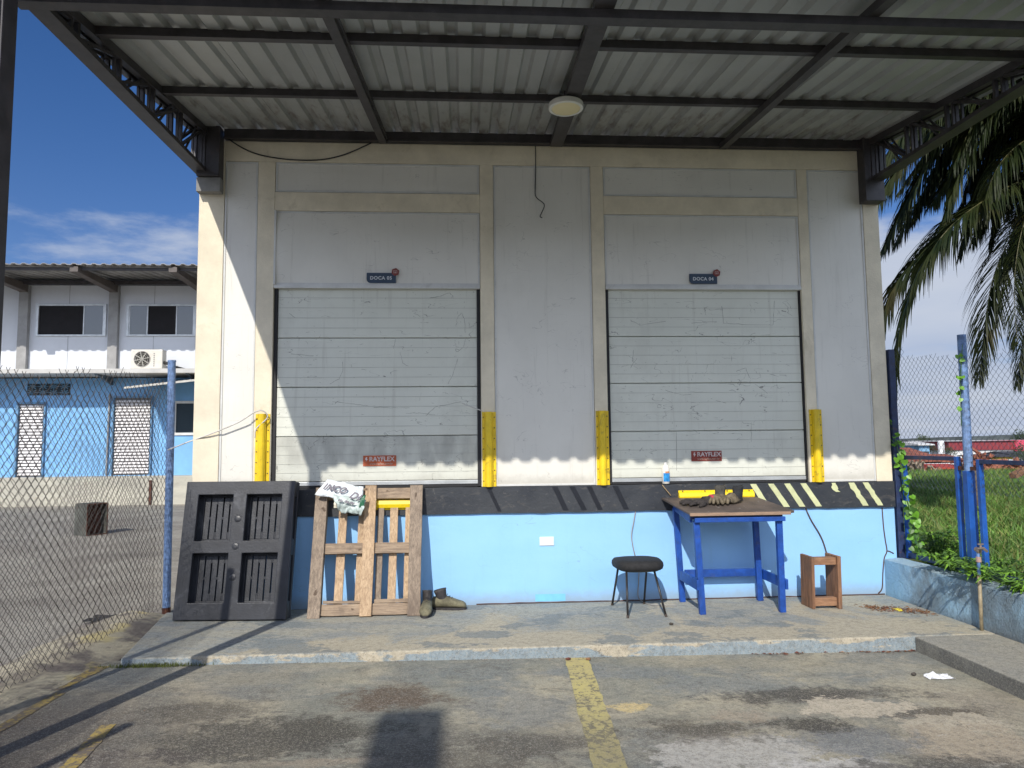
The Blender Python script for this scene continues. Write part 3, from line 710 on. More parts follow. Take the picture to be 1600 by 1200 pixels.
# pads between the wall and the trusses
obj('bracket_pad', MB().box(-2.428, -2.213, -.09, -.003, 3.765, 3.898), simple('pad_grey', (.22, .215, .20), .8), C, bevel=.004)
lit_face_m = simple('lit_face_grey', (.36, .355, .36), .5, .08)  # pale strip added as the sunlit front face of the dark post
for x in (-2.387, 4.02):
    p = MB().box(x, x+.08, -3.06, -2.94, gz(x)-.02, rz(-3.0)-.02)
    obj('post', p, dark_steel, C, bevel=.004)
    obj('lit_face_strip', MB().box(x-.004, x+.055, -3.12, -3.065, gz(x), rz(-3.0)-.08), lit_face_m, C, bevel=.006)
# ceiling lamp, switched off
LM = thing('ceiling_lamp', 'round white surface lamp with yellowed diffuser under the middle canopy rafter', 'lamp', (.80, -1.3, 4.05))
obj('housing', MB().lathe([(.02, .075), (.128, .072), (.134, .066), (.134, .030), (.128, .026), (.112, .026), (.112, .032)], (.80, -1.30, 4.000), 40), simple('lamp_white', (.72, .71, .66), .4, .03), LM, smooth=False)
obj('diffuser', MB().lathe([(.001, .022), (.05, .0225), (.095, .025), (.111, .029), (.111, .034)], (.80, -1.30, 4.000), 40), simple('lamp_diffuser', (.78, .68, .40), .5, .02), LM, smooth=False)
obj('hanger', MB().box(.785, .815, -1.315, -1.285, 4.075, 4.17), dark_steel, LM)

# ------------------------------------------------------------------ chain-link helper
def chainlink(mb, P0, dirv, length, z0, z1, pitch, r, sag=0, ztop=None, normal=None):
    d = Vector(dirv).normalized(); nrm = normal or Vector((-d.y, d.x, 0)); hw = pitch/2; n = int(length/hw)
    for i in range(n):
        x0 = i*hw; pts = []; zt = ztop(x0) if ztop else z1; zb = z0(x0) if callable(z0) else z0; k = 0
        z = zb
        while z <= zt:
            s_ = x0+(hw if (k+i) % 2 else 0)-(0.08*hw if (k+i) % 2 else -.08*hw)*-1
            bow = .018*mnoise.noise(Vector((x0*1.3, z*1.5, 2)))
            pts.append(Vector(P0)+d*s_+nrm*(bow+(r*1.1 if k % 2 else -r*1.1))+Vector((0, 0, z)))
            z += hw; k += 1
        if len(pts) < 2: continue
        pts.append(pts[-1]+d*(.4*hw*(-1 if (k+i) % 2 else 1))+Vector((0, 0, hw*.6)))
        mb.tube(pts, r, 3, False)
# left fence
LF = thing('chain_link_fence', 'sagging chain link fence on a worn blue pipe post at the left of the forecourt', 'fence', (-2.70, .21, -.06))
fm = MB(); dv = Vector((-.012, -1, 0))
def ltop(s_): return 2.02+.05*math.sin(s_*2.1)+.02*math.sin(s_*9)-.02*s_
chainlink(fm, (-2.735, .20, 0), dv, 6.4, lambda s_: -.02+.02*math.sin(s_*3), 0, .080, .0023, ztop=ltop)
obj('wire_mesh', fm, galv, LF)
fm = MB(); chainlink(fm, (-2.80, .19, 0), Vector((-.02, -1, 0)), 6.2, 0.0, 0, .086, .0020, ztop=lambda s_: 1.90+.06*math.sin(s_*1.7+2))
obj('second_wire_mesh', fm, galv, LF)
for x, y in ((-2.70, .21), (-2.70, -2.62), (-2.74, -5.35)):
    pp = obj('post', MB().tube([(x, y, -.12), (x-.01, y, 1.9), (x-.015, y, 2.24)], .034, 16), pipe_blue, LF, smooth=False)
    tag(pp, None)
    obj('rusty_base', MB().tube([(x, y, -.12), (x, y, .0)], .0362, 16), rust, pp)
    obj('cap', MB().tube([(x-.0145, y, 2.235), (x-.015, y, 2.25)], .037, 16), pipe_blue, pp)

# ------------------------------------------------------------------ right low wall, fence, gate leaves
t = MT('rough_blue_render', 'World'); X = t.xyz()
c = t.mix(t.ramp(t.noise(3, 6, .65, .3), .35, .62), (.44, .70, .90), (.32, .47, .60))
c = t.mix(t.ramp(t.m('ADD', t.noise(2.2, 6, .65, .5), t.m('MULTIPLY', X[1], -.16)), .55, .78, 0, .75), c, (.19, .23, .25))
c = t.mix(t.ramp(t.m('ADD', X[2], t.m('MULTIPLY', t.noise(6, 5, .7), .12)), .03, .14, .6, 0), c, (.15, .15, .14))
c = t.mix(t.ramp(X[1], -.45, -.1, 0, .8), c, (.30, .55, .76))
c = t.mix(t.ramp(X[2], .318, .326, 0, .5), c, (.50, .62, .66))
t.bump(t.m('ADD', t.noise(45, 6, .75), t.m('MULTIPLY', t.noise(12, 5, .7), 1.6)), 1.0, .03)
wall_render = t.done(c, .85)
LWm = MB()
def lwtop(u, v): return None
K = 50; vs = []
for i in range(K+1):
    y = -.001-9*i/K; zt = .325-.008*i*9/K*.3+.006*mnoise.noise(Vector((y*3, 0, 0)))
    vs += [Vector((3.932+.004*mnoise.noise(Vector((y*4, 1, 0))), y, -.3)), Vector((3.934, y, zt)), Vector((4.10, y, zt+.012)), Vector((4.10, y, -.3))]
fs = []
for i in range(K):
    for a in range(3): fs.append((i*4+a, i*4+a+1, (i+1)*4+a+1, (i+1)*4+a))
fs += [(0, 3, 2, 1), (K*4, K*4+1, K*4+2, K*4+3)]
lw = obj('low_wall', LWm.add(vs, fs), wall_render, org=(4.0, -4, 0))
tag(lw, 'rough light blue rendered low wall running along the right edge of the pavement', 'wall')
RF = thing('boundary_fence', 'blue framed chain link fence standing on the right low wall', 'fence', (4.14, 0, .33))
FX = 4.15
rm = MB()
chainlink(rm, (FX, .02, 0), (0, -1, 0), 4.2, 1.0, 0, .062, .0016, ztop=lambda s_: 2.16+.05*math.sin(s_*3+1)+(.10 if s_ < .15 else 0))
obj('wire_mesh', rm, galv2, RF)
obj('post', MB().box(FX-.075, FX-.015, -.02, .045, .33, 2.31), navy_old, RF, bevel=.004)
p2 = obj('post', MB().tube([(FX, -.93, 1.18), (FX, -.945, 2.31)], .034, 16), pipe_blue, RF)
obj('post_foot', MB().box(FX-.035, FX+.035, -.955, -.895, .30, 1.18), blue_dark, p2, bevel=.004)
obj('post', MB().tube([(FX, -3.6, .3), (FX, -3.6, 2.31)], .034, 16), pipe_blue, RF)
def frame(y0, y1, z0, z1, name, label=None):
    g = MB(); w_ = .035
    g.box(FX-.02, FX+.02, y1, y1+w_, z0, z1); g.box(FX-.02, FX+.02, y0-w_, y0, z0, z1)
    g.cur = 1; g.box(FX-.019, FX+.019, y1+w_+.0005, y0-w_-.0005, z1-w_, z1-.001)
    o_ = obj(name, g, [blue_dark, navy_old], RF, bevel=.003)
    if z0 < .6: obj('bottom_rail', MB().box(FX-.02, FX+.02, y1+w_+.001, y0-w_-.001, z0+.015, z0+.055), navy_old, o_)
    return o_
frame(-.03, -.815, .335, 1.295, 'gate_frame'); frame(-1.045, -2.9, .335, 1.275, 'gate_frame')
for z in (.43, 1.20):
    for ya, yb in ((-.895, -.815), (-1.047, -.952)): obj('hinge', MB().box(FX-.012, FX+.012, ya, yb, z-.015, z+.015), rust, RF)
# standpipe with tap
SP = thing('standpipe', 'old plastic water pipe with a tap rising beside the blue fence post', 'pipe', (3.90, -1.33, 0))
pvc = simple('old_pvc', (.33, .27, .17), .6, .2, 15, dirt=(.10, .08, .05), dirtamt=.5)
obj('pipe', MB().tube([(3.885, -1.33, -.01), (3.893, -1.325, .2), (3.90, -1.32, .41)], .0135, 12), pvc, SP, smooth=True)
obj('pipe_upper', MB().tube([(3.90, -1.32, .40), (3.905, -1.315, .52), (3.91, -1.31, .60)], .0125, 12), simple('pvc_blue', (.10, .2, .42), .5, .2, 20), SP, smooth=True)
tp = MB().tube([(3.91, -1.33, .585), (3.91, -1.29, .60)], .018, 10).tube([(3.905, -1.30, .60), (3.905, -1.38, .615), (3.90, -1.42, .600)], [.012, .011, .010], 10).tube([(3.905, -1.35, .61), (3.905, -1.35, .64)], .006, 8).box(3.885, 3.925, -1.358, -1.342, .64, .648)
obj('tap', tp, simple('tap_metal', (.35, .27, .22), .45, .2, 30, metal=.4), SP)
obj('coupling', MB().tube([(3.907, -1.315, .505), (3.908, -1.315, .545)], .019, 10), simple('coupling_pink', (.40, .26, .22), .6), SP)

# ------------------------------------------------------------------ black plastic pallet
def lean(x0, yb, zb, ang, yaw=0):    # local: x width, y depth (0 = front, + back), z height
    return Matrix.Translation((x0, yb, zb)) @ Matrix.Rotation(R(yaw), 4, 'Z') @ Matrix.Rotation(R(-ang), 4, 'X')
W_, H_, T_ = .945, 1.15, .135
PM = lean(-2.425, -.375, .012, 10.5, -4.5)
BP = thing('plastic_pallet', 'black plastic pallet leaning upright against the blue wall at the left', 'pallet', (-1.95, -.38, 0))
us = [(.12, .44), (.565, .885)]; vs_ = [(.12, .47), (.56, .90)]      # v from the bottom
def fbox(mb, u0, u1, v0, v1, y0, y1): mb.box(u0*W_, u1*W_, y0, y1, v0*H_, v1*H_)
def holed(us_, vs2, holes, y0, y1):
    mb = MB(); idx = {}
    def vid(i, j, y):
        k = (i, j, y)
        if k not in idx: idx[k] = len(mb.v); mb.v.append(Vector((us_[i]*W_, y, vs2[j]*H_)))
        return idx[k]
    solid = lambda i, j: 0 <= i < len(us_)-1 and 0 <= j < len(vs2)-1 and (i, j) not in holes
    for i in range(len(us_)-1):
        for j in range(len(vs2)-1):
            if not solid(i, j): continue
            mb.f.append([vid(i, j, y0), vid(i+1, j, y0), vid(i+1, j+1, y0), vid(i, j+1, y0)])
            mb.f.append([vid(i, j+1, y1), vid(i+1, j+1, y1), vid(i+1, j, y1), vid(i, j, y1)])
            for di, dj, p, q in ((-1, 0, (i, j+1), (i, j)), (1, 0, (i+1, j), (i+1, j+1)), (0, -1, (i, j), (i+1, j)), (0, 1, (i+1, j+1), (i, j+1))):
                if not solid(i+di, j+dj): mb.f.append([vid(*p, y0), vid(*p, y1), vid(*q, y1), vid(*q, y0)][::-1] if False else [vid(*q, y0), vid(*p, y0), vid(*p, y1), vid(*q, y1)])
    mb.m = [0]*len(mb.f); return mb
fr = holed([0, .12, .44, .565, .885, 1], [0, .12, .47, .56, .90, 1], {(1, 1), (3, 1), (1, 3), (3, 3)}, 0, .032)
obj('front_frame', fr.xf(PM), black_plastic, BP, bevel=.006)
for u0, u1 in ((.004, .105), (.455, .55), (.90, .996)):
    for v0, v1 in ((.004, .13), (.455, .575), (.885, .996)):
        bl = MB(); fbox(bl, u0, u1, v0, v1, .0325, .099); obj('block', bl.xf(PM), black_plastic, BP, bevel=.008)
for u0, u1, v0, v1 in ((.125, .44, .10, .118), (.565, .88, .10, .118), (.125, .44, .90, .915), (.565, .88, .90, .915)):
    bl = MB(); fbox(bl, u0, u1, v0, v1, .0325, .098); obj('inner_wall', bl.xf(PM), black_plastic, BP)
dk = MB()
fbox(dk, 0, .14, 0, 1, .0995, T_); fbox(dk, .87, 1, 0, 1, .0995, T_); fbox(dk, .435, .57, 0, 1, .0995, T_)
for u0, u1 in ((.14, .435), (.57, .87)):
    for v0, v1 in ((0, .13), (.455, .575), (.89, 1)): fbox(dk, u0, u1, v0, v1, .0995, T_)
    for v0, v1 in ((.13, .455), (.575, .89)):
        n = 5; uw = (u1-u0)/n
        for k in range(n):
            fbox(dk, u0+uw*k+.0055, u0+uw*(k+1)-.0055, v0+.0001, v1-.0001, .10, T_-.002)
            if k < n-1:      # bridges between slats, staggered so the slots read long-short
                vm = (v0+v1)/2
                if k % 2 == 0: fbox(dk, u0+uw*(k+1)-.006, u0+uw*(k+1)+.006, vm-.010, vm+.010, .101, T_-.003)
                else:
                    fbox(dk, u0+uw*(k+1)-.006, u0+uw*(k+1)+.006, v0, v0+.055, .101, T_-.003); fbox(dk, u0+uw*(k+1)-.006, u0+uw*(k+1)+.006, v1-.055, v1, .101, T_-.003)
obj('slotted_deck', dk.xf(PM), black_plastic, BP, bevel=.003)
kn = MB()
for v in (.30, .52, .72): kn.lathe([(.030, 0), (.026, .003), (.012, .006)], Vector((.50*W_, 0, v*H_)), 16, Matrix.Rotation(R(90), 4, 'X'))
obj('stud', kn.xf(PM), black_plastic, BP)

# ------------------------------------------------------------------ wooden pallet
WM = lean(-1.325, -.385, .0, 16.2, -.6)
WP = thing('wooden_pallet', 'weathered wooden pallet leaning upright between the black pallet and the boots', 'pallet', (-.85, -.38, 0))
WW, WH = .945, 1.115
def board(name, x0, x1, z0, z1, y0, y1, mt, tilt=0, xo=0):
    b = MB(); cx_, cz = (x0+x1)/2, (z0+z1)/2; n = 10; vsq = []
    L_ = z1-z0 if z1-z0 > x1-x0 else x1-x0
    vert = z1-z0 > x1-x0
    for k in range(n+1):
        q = k/n; j1 = .003*mnoise.noise(Vector((q*6, x0*9, z0*7))); j2 = .003*mnoise.noise(Vector((q*6, x1*9+4, z0*7)))
        if vert: a = [(x0+j1, y0), (x1+j2, y0), (x1+j2, y1), (x0+j1, y1)]; vsq += [Vector((p_, q_, z0+(z1-z0)*q)) for p_, q_ in a]
        else: a = [(z0+j1, y0), (z1+j2, y0), (z1+j2, y1), (z0+j1, y1)]; vsq += [Vector((x0+(x1-x0)*q, q_, p_)) for p_, q_ in a]
    fsq = [(0, 1, 2, 3), (n*4+3, n*4+2, n*4+1, n*4)]
    for k in range(n):
        for i in range(4): fsq.append((k*4+i, k*4+(i+1) % 4, (k+1)*4+(i+1) % 4, (k+1)*4+i))
    b.add(vsq, fsq)
    Mt = Matrix.Translation((cx_+xo, 0, cz)) @ Matrix.Rotation(R(tilt), 4, 'Y') @ Matrix.Translation((-cx_, 0, -cz))
    return obj(name, b.xf(WM @ Mt), mt, WP, bevel=.0035)
board('front_board', .0, .105, 0, WH, -.002, .024, wood_grey, 0)
board('front_board', .435, .535, 0.01, WH+.015, -.002, .026, wood_light, 0)
board('front_board', .835, .945, .005, WH+.012, -.002, .024, wood_grey, 0)
for z0, z1 in ((.02, .115), (.535, .625), (1.015, 1.11)):
    board('cross_board', .02, .935, z0, z1, .0265, .078 if z0 > .1 else .070, wood_cross, 0)
board('splint', .12, .50, .118, .142, .030, .045, wood_cross, .8); board('splint', .55, .90, .118, .150, .030, .045, wood_cross, -.5)
for x0, x1, tl, mt in ((.030, .10, 0, wood_grey), (.20, .275, 0, wood_light), (.375, .455, 0, wood_light), (.545, .60, 0, wood_grey), (.655, .725, 0, wood_light), (.79, .86, 0, wood_light)):
    board('deck_slat', x0, x1, .012, WH-.02, .0795, .098, mt, tl)

# ------------------------------------------------------------------ plastic sack hung over the wooden pallet
BG = thing('plastic_sack', 'crumpled white printed plastic sack hung over the top left of the wooden pallet', 'sack', (-1.1, -.14, 1.0))
t = MT('sack_white'); c = t.mix(t.ramp(t.noise(7, 4), .4, .6), (.72, .76, .78), (.60, .65, .67)); t.bump(t.noise(11, 5, .6, 1.0), .9, .03); sackm = t.done(c, .35)
def crumple(P, mt, name, amp, seed, nu=26, nv=12):
    A, Bq, Cq, D = [Vector(p) for p in P]
    def fn(u, v):
        p = A.lerp(Bq, u).lerp(D.lerp(Cq, u), v); q = Vector((u*4.5, v*2.2, seed))
        return p+Vector((amp*.5*mnoise.noise(q*1.3), -amp*1.6*abs(mnoise.noise(q))-amp*.8*math.sin(math.pi*v), amp*.6*mnoise.noise(q*1.1+Vector((5, 5, 5)))))
    return obj(name, MB().grid(fn, nu, nv), mt, BG, smooth=True, solid=.002)
crumple([(-1.315, -.165, 1.015), (-.885, -.16, .92), (-.90, -.10, 1.075), (-1.215, -.10, 1.145)], sackm, 'sack_top', .018, 1)
crumple([(-1.10, -.20, .875), (-.90, -.205, .825), (-.865, -.17, .965), (-1.155, -.165, 1.01)], simple('sack_pale_green', (.50, .58, .55), .4, .15, 9, bump=.5, bs=18), 'sack_fold', .03, 4)
crumple([(-1.145, -.185, .90), (-1.00, -.19, .885), (-1.02, -.16, .96), (-1.14, -.16, .985)], simple('sack_cream', (.66, .62, .50), .45, .06), 'sack_fold', .012, 9)
crumple([(-.925, -.215, .905), (-.885, -.21, .89), (-.865, -.19, 1.01), (-.90, -.19, 1.0)], simple('sack_green', (.02, .12, .06), .4, .1), 'sack_corner', .012, 12, 8, 8)
tm = simple('sack_ink', (.17, .15, .18), .6)
def sack_text(txt, size, loc, tilt, mt, sh=0):
    Mx = Matrix.Translation(loc) @ Matrix.Rotation(R(tilt), 4, 'Y') @ Matrix.Rotation(R(74), 4, 'X')
    text_mesh(txt, size, Mx, 'lettering', mt, BG, bold=.0025, spacing=1.05, shear=sh)
sack_text('INCO', .075, (-1.245, -.178, 1.070), 14, tm, .45); sack_text('DI', .085, (-1.012, -.222, .992), 20, tm, .45)
sack_text('co. do.mr', .035, (-1.10, -.245, .965), 14, tm, .2)

# ------------------------------------------------------------------ boots
boot_grey = simple('boot_muddy', (.17, .155, .095), .8, .25, 14, dirt=(.30, .27, .17), dirtamt=.6, bump=.3)
boot_dark = simple('boot_black_upper', (.035, .032, .034), .7, .3, 20, dirt=(.12, .10, .08), dirtamt=.6)
def boot(label, loc, yaw, group, sc=1.0):
    T_ = thing('work_boot', label, 'boot', loc, group)
    M_ = Matrix.Translation(loc) @ Matrix.Rotation(R(yaw), 4, 'Z') @ Matrix.Scale(sc, 4)
    # rings along the foot (local x = toe direction)
    prof = [(-.125, .030, .075), (-.115, .036, .088), (-.06, .038, .092), (0.0, .040, .090), (.045, .044, .078), (.09, .047, .062), (.125, .044, .052), (.145, .034, .038), (.152, .018, .022)]
    b = MB(); n = 14; vs = []
    for x, hw, ht in prof:
        for k in range(n):
            a = 2*math.pi*k/n; vs.append(Vector((x, hw*math.cos(a), .014+ht/2+ht/2*math.sin(a)*(1 if math.sin(a) > 0 else .98))))
    fs = [(i*n+k, i*n+(k+1) % n, (i+1)*n+(k+1) % n, (i+1)*n+k) for i in range(len(prof)-1) for k in range(n)]
    fs += [list(range(n))[::-1], [(len(prof)-1)*n+k for k in range(n)]]
    b.add(vs, fs); obj('foot', b.xf(M_), boot_grey, T_, smooth=True)
    s_ = MB(); oc = []
    for k in range(24):
        a = 2*math.pi*k/24; x = math.cos(a); x_ = .145*x+.012; hw = (.040 if x < 0 else .047)*math.sin(a)
        oc.append((x_, hw))
    s_.prism(oc, lambda a, b_, d: Vector((a, b_, d)), 0, .018); obj('sole', s_.xf(M_), boot_dark, T_)
    u = MB(); ring = [(-.045, .046, .034, .085), (-.055, .046, .035, .115), (-.062, .050, .037, .145), (-.062, .052, .038, .160), (-.062, .045, .031, .158), (-.058, .038, .026, .11)]
    vs = []
    for cx_, rx, ry, z in ring:
        for k in range(n):
            a = 2*math.pi*k/n; vs.append(Vector((cx_+rx*math.cos(a), ry*math.sin(a), z+.012*math.cos(a)*(z > .13))))
    fs = [(i*n+k, i*n+(k+1) % n, (i+1)*n+(k+1) % n, (i+1)*n+k) for i in range(len(ring)-1) for k in range(n)]+[[(len(ring)-1)*n+k for k in range(n)]]
    u.add(vs, fs); obj('ankle', u.xf(M_), boot_dark, T_, smooth=True)
    lc = MB()
    for k in range(4): lc.tube([M_ @ Vector((.035-.02*k, -.022, .088+.018*k*.7)), M_ @ Vector((.04-.02*k, 0, .098+.018*k*.7)), M_ @ Vector((.035-.02*k, .022, .088+.018*k*.7))], .0025, 5)
    obj('lace', lc, boot_dark, T_)
boot('muddy work boot with its toe to the viewer, beside the wooden pallet', (-.330, -.31, 0), -92, 'old work boots', 1.15)
boot('muddy work boot turned sideways against the blue wall', (-.155, -.155, 0), -8, 'old work boots', 1.08)

# ------------------------------------------------------------------ stool
ST = thing('stool', 'low stool with padded black seat and thin splayed legs beside the blue table', 'stool', (1.5, -.4, 0))
def seat_ring(sx_, sy_, z, n=40):
    out = []
    for k in range(n):
        a = 2*math.pi*k/n; c_, s_ = math.cos(a), math.sin(a); e = .62
        x = abs(c_)**e*math.copysign(1, c_); y = abs(s_)**e*math.copysign(1, s_)
        out.append(Vector((1.492+sx_*x*(1+.06*y), -.395+sy_*y, z+.012*x*x*0)))
    return out
mb = MB(); rg = [(.12, .12, .365), (.19, .175, .360), (.205, .19, .370), (.212, .197, .392), (.210, .195, .415), (.195, .18, .434), (.15, .14, .443), (.07, .07, .446)]
vs = sum([seat_ring(*r_) for r_ in rg], []); n = 40
mb.add(vs, [(i*n+k, i*n+(k+1) % n, (i+1)*n+(k+1) % n, (i+1)*n+k) for i in range(len(rg)-1) for k in range(n)]+[list(range(n))[::-1], [(len(rg)-1)*n+k for k in range(n)]])
obj('seat', mb, black_fabric, ST, smooth=True)
obj('seat_pan', MB().add(sum([seat_ring(*r_) for r_ in ((.17, .155, .350), (.185, .17, .3595))], []), [(k, (k+1) % n, n+(k+1) % n, n+k) for k in range(n)]+[list(range(n))[::-1], [n+k for k in range(n)]]), stool_steel, ST)
for (fx, fy), (tx, ty) in (((1.306, -.16), (1.345, -.27)), ((1.335, -.655), (1.36, -.53)), ((1.659, -.647), (1.60, -.53)), ((1.60, -.135), (1.60, -.27))):
    lg = obj('leg', MB().tube([(fx, fy, 0), (tx, ty, .352)], .0095, 10), stool_steel, ST, smooth=True)
    obj('foot_cap', MB().tube([(fx, fy, .0), (fx+(tx-fx)*.06, fy+(ty-fy)*.06, .021)], .0115, 10), simple('foot_cap', (.06, .045, .035), .7), lg)

# ------------------------------------------------------------------ table
TB = thing('work_table', 'small blue wooden work table with worn brown top against the ledge', 'table', (2.3, -.35, 0))
top_m = wood('table_top_brown', (.125, .085, .062), (.075, .055, .045), .4, 1, 'x')
t = MT('table_top_worn'); c = t.mix(t.ramp(t.noise(5, 6), .35, .65), (.115, .088, .072), (.065, .052, .046))
c = t.mix(t.ramp(t.noise(11, 6, .7, .5), .62, .68, 0, .75), c, (.30, .30, .29)); c = t.mix(t.ramp(t.noise(60, 4, .7), .6, .7, 0, .4), c, (.25, .2, .16)); t.bump(t.noise(40, 5), .3, .01)
tt = t.done(c, .75)
tp = MB()
poly = [(1.880, -.645), (2.752, -.64), (2.80, -.62), (2.70, -.03), (1.815, -.03)]
TT = lambda y: .137*(y+.645)-.010
tp.prism(poly, lambda a, b, d: Vector((a, b, d+TT(b))), .838, .858)
obj('table_top', tp, tt, TB, bevel=.004)
obj('top_edge', MB().box(1.885, 2.755, -.655, -.646, .820, .846), wood('edge_wood', (.36, .24, .16), (.25, .17, .12), .3, 1, 'x'), TB, bevel=.002)
lg = [((1.985, -.59), (1.955, -.585)), ((2.675, -.585), (2.675, -.585)), ((1.965, -.09), (1.925, -.09)), ((2.675, -.12), (2.655, -.12))]
for (fx, fy), (tx, ty) in lg:
    obj('leg', MB().bar((fx, fy, 0), (tx, ty, .765+max(0, TT(ty)+.01)), .050, .045, (0, 1, 0)), table_blue, TB, bevel=.004)
ap = MB().box(1.925, 2.715, -.622, -.598, .765, .812)
obj('front_rail', MB().box(1.93, 2.712, -.640, -.612, .765, .803), table_blue, TB, bevel=.003)
obj('upper_rail', MB().box(1.90, 2.70, -.610, -.582, .79, .826), simple('rail_dark_blue', (.008, .025, .11), .5), TB, bevel=.002)
obj('back_rail', MB().box(1.94, 2.68, -.085, -.060, .83, .89), table_blue, TB, bevel=.003)
for x in (1.915, 2.69): obj('side_rail', MB().bar((x, -.575, .795), (x, -.09, .862), .024, .075), table_blue, TB, bevel=.003)
obj('stretcher', MB().box(1.99, 2.65, -.105, -.085, .215, .285), table_blue, TB, bevel=.003)
obj('stretcher', MB().bar((1.945, -.62, .245), (1.945, -.07, .245), .022, .085), table_blue, TB, bevel=.003)
obj('stretcher', MB().bar((2.71, -.62, .235), (2.71, -.09, .235), .022, .085), table_blue, TB, bevel=.003)

# ------------------------------------------------------------------ gloves on the table
GZ = .858
glove_m = simple('glove_dark_knit', (.045, .038, .036), .95, .25, 60, bump=.5, bs=220, dirt=(.10, .085, .07), dirtamt=.5)
GL = thing('work_glove', 'dark work glove with a red cuff lying flat on the left of the table top', 'glove', (2.11, -.36, GZ))
def blob(mb, c, r_, sq=(1, 1, 1), seed=0, nz=.25, nu=18, nv=10, rotz=0):
    c = Vector(c); M_ = Matrix.Rotation(R(rotz), 3, 'Z')
    def fn(u, v):
        th = 2*math.pi*u; ph = math.pi*v; d = Vector((math.sin(ph)*math.cos(th), math.sin(ph)*math.sin(th), -math.cos(ph)))
        k = 1+nz*mnoise.noise(d*1.8+Vector((seed, seed*.7, 0)))
        p = M_ @ Vector((d.x*sq[0]*k, d.y*sq[1]*k, d.z*sq[2]*k))*r_+c
        p.z = max(p.z, GZ+.0015); return p
    return mb.grid(fn, nu, nv)
g = MB(); blob(g, (2.075, -.35, GZ+.016), .055, (1.0, .85, .38), 2, .2)
for (x, y, ln, an) in ((2.035, -.315, .075, 168), (2.025, -.34, .085, 180), (2.025, -.37, .082, 192), (2.04, -.395, .06, 208)):
    a = R(an); pts = [(x, y, GZ+.014), (x+math.cos(a)*ln*.5, y+math.sin(a)*ln*.5, GZ+.020), (x+math.cos(a)*ln, y+math.sin(a)*ln, GZ+.011)]
    g.tube(pts, [.013, .0125, .008], 8)
g.tube([(2.10, -.395, GZ+.012), (2.075, -.43, GZ+.014), (2.045, -.45, GZ+.010)], [.014, .013, .008], 8)
g.tube([(2.11, -.35, GZ+.018), (2.165, -.33, GZ+.022)], [.036, .030], 14)
obj('hand', g, glove_m, GL, smooth=True)
obj('cuff', MB().tube([(2.160, -.333, GZ+.026), (2.172, -.328, GZ+.028), (2.186, -.322, GZ+.030)], [.032, .034, .030], 14), simple('cuff_red', (.40, .045, .07), .8), GL, smooth=True)
def oldboot(label, x, y, yaw, mt, mt2):
    Tq = thing('worn_glove', label, 'glove', (x, y, GZ), 'worn gloves heaped on the table')
    g = MB(); blob(g, (x, y, GZ+.02), .062, (1.25, .8, .42), x*7, .45, rotz=yaw)
    a0 = R(yaw+180)
    for k in range(4):
        a = a0+R(-26+17*k); p0 = Vector((x, y, GZ+.016))+Vector((math.cos(a), math.sin(a), 0))*.045; q = p0+Vector((math.cos(a), math.sin(a), 0))*.035+Vector((0, 0, .008)); e = q+Vector((math.cos(a+.3), math.sin(a+.3), 0))*.03-Vector((0, 0, .012))
        g.tube([p0, q, e], [.014, .0125, .008], 8)
    obj('hand', g, mt, Tq, smooth=True)
    c_ = Vector((x, y, GZ))+Vector((math.cos(R(yaw)), math.sin(R(yaw)), 0))*.045
    u = MB(); n = 16; vs = []
    for r_, z, sh in ((.040, .012, 0), (.036, .045, .006), (.040, .078, .010), (.036, .085, .012), (.028, .076, .012), (.022, .04, .008)):
        for k in range(n):
            a = 2*math.pi*k/n; w_ = 1+.22*mnoise.noise(Vector((math.cos(a)*2, math.sin(a)*2, z*20+x)))
            vs.append(c_+Vector((r_*math.cos(a)*w_+sh, r_*.75*math.sin(a)*w_, z+.012*mnoise.noise(Vector((a, x, z*9))))))
    u.add(vs, [(i*n+k, i*n+(k+1) % n, (i+1)*n+(k+1) % n, (i+1)*n+k) for i in range(5) for k in range(n)]+[[5*n+k for k in range(n)]])
    obj('cuff', u, mt2, Tq, smooth=True)
tan_g = simple('glove_tan', (.16, .13, .085), .9, .35, 18, dirt=(.05, .045, .04), dirtamt=.7, bump=.6, bs=60)
oldboot('dirty tan work glove with its cuff up, just right of the red cuffed glove', 2.25, -.30, 60, tan_g, simple('cuff_grey', (.075, .07, .06), .9, .3, 20, bump=.5))
oldboot('dirty work glove with a black cuff, rightmost of the glove heap', 2.375, -.31, 25, tan_g, simple('cuff_black', (.025, .027, .03), .9, .3, 20, bump=.5))

for r_ in [o for o in bpy.data.objects if o.get('category') == 'glove']:      # seat the gloves on the sloping top
    for ch in r_.children:
        for v in ch.data.vertices: v.co = Vector((v.co.x*1.28, v.co.y*1.25, v.co.z*1.75 if r_.name.startswith('worn') else v.co.z*1.3))
        for v in ch.data.vertices: v.co.z += TT(v.co.y+r_.location.y)+.003
# ------------------------------------------------------------------ bottle on the ledge
BT = thing('bottle', 'white plastic bottle with a blue label standing on the black ledge', 'bottle', (1.872, -.008, 1.055))
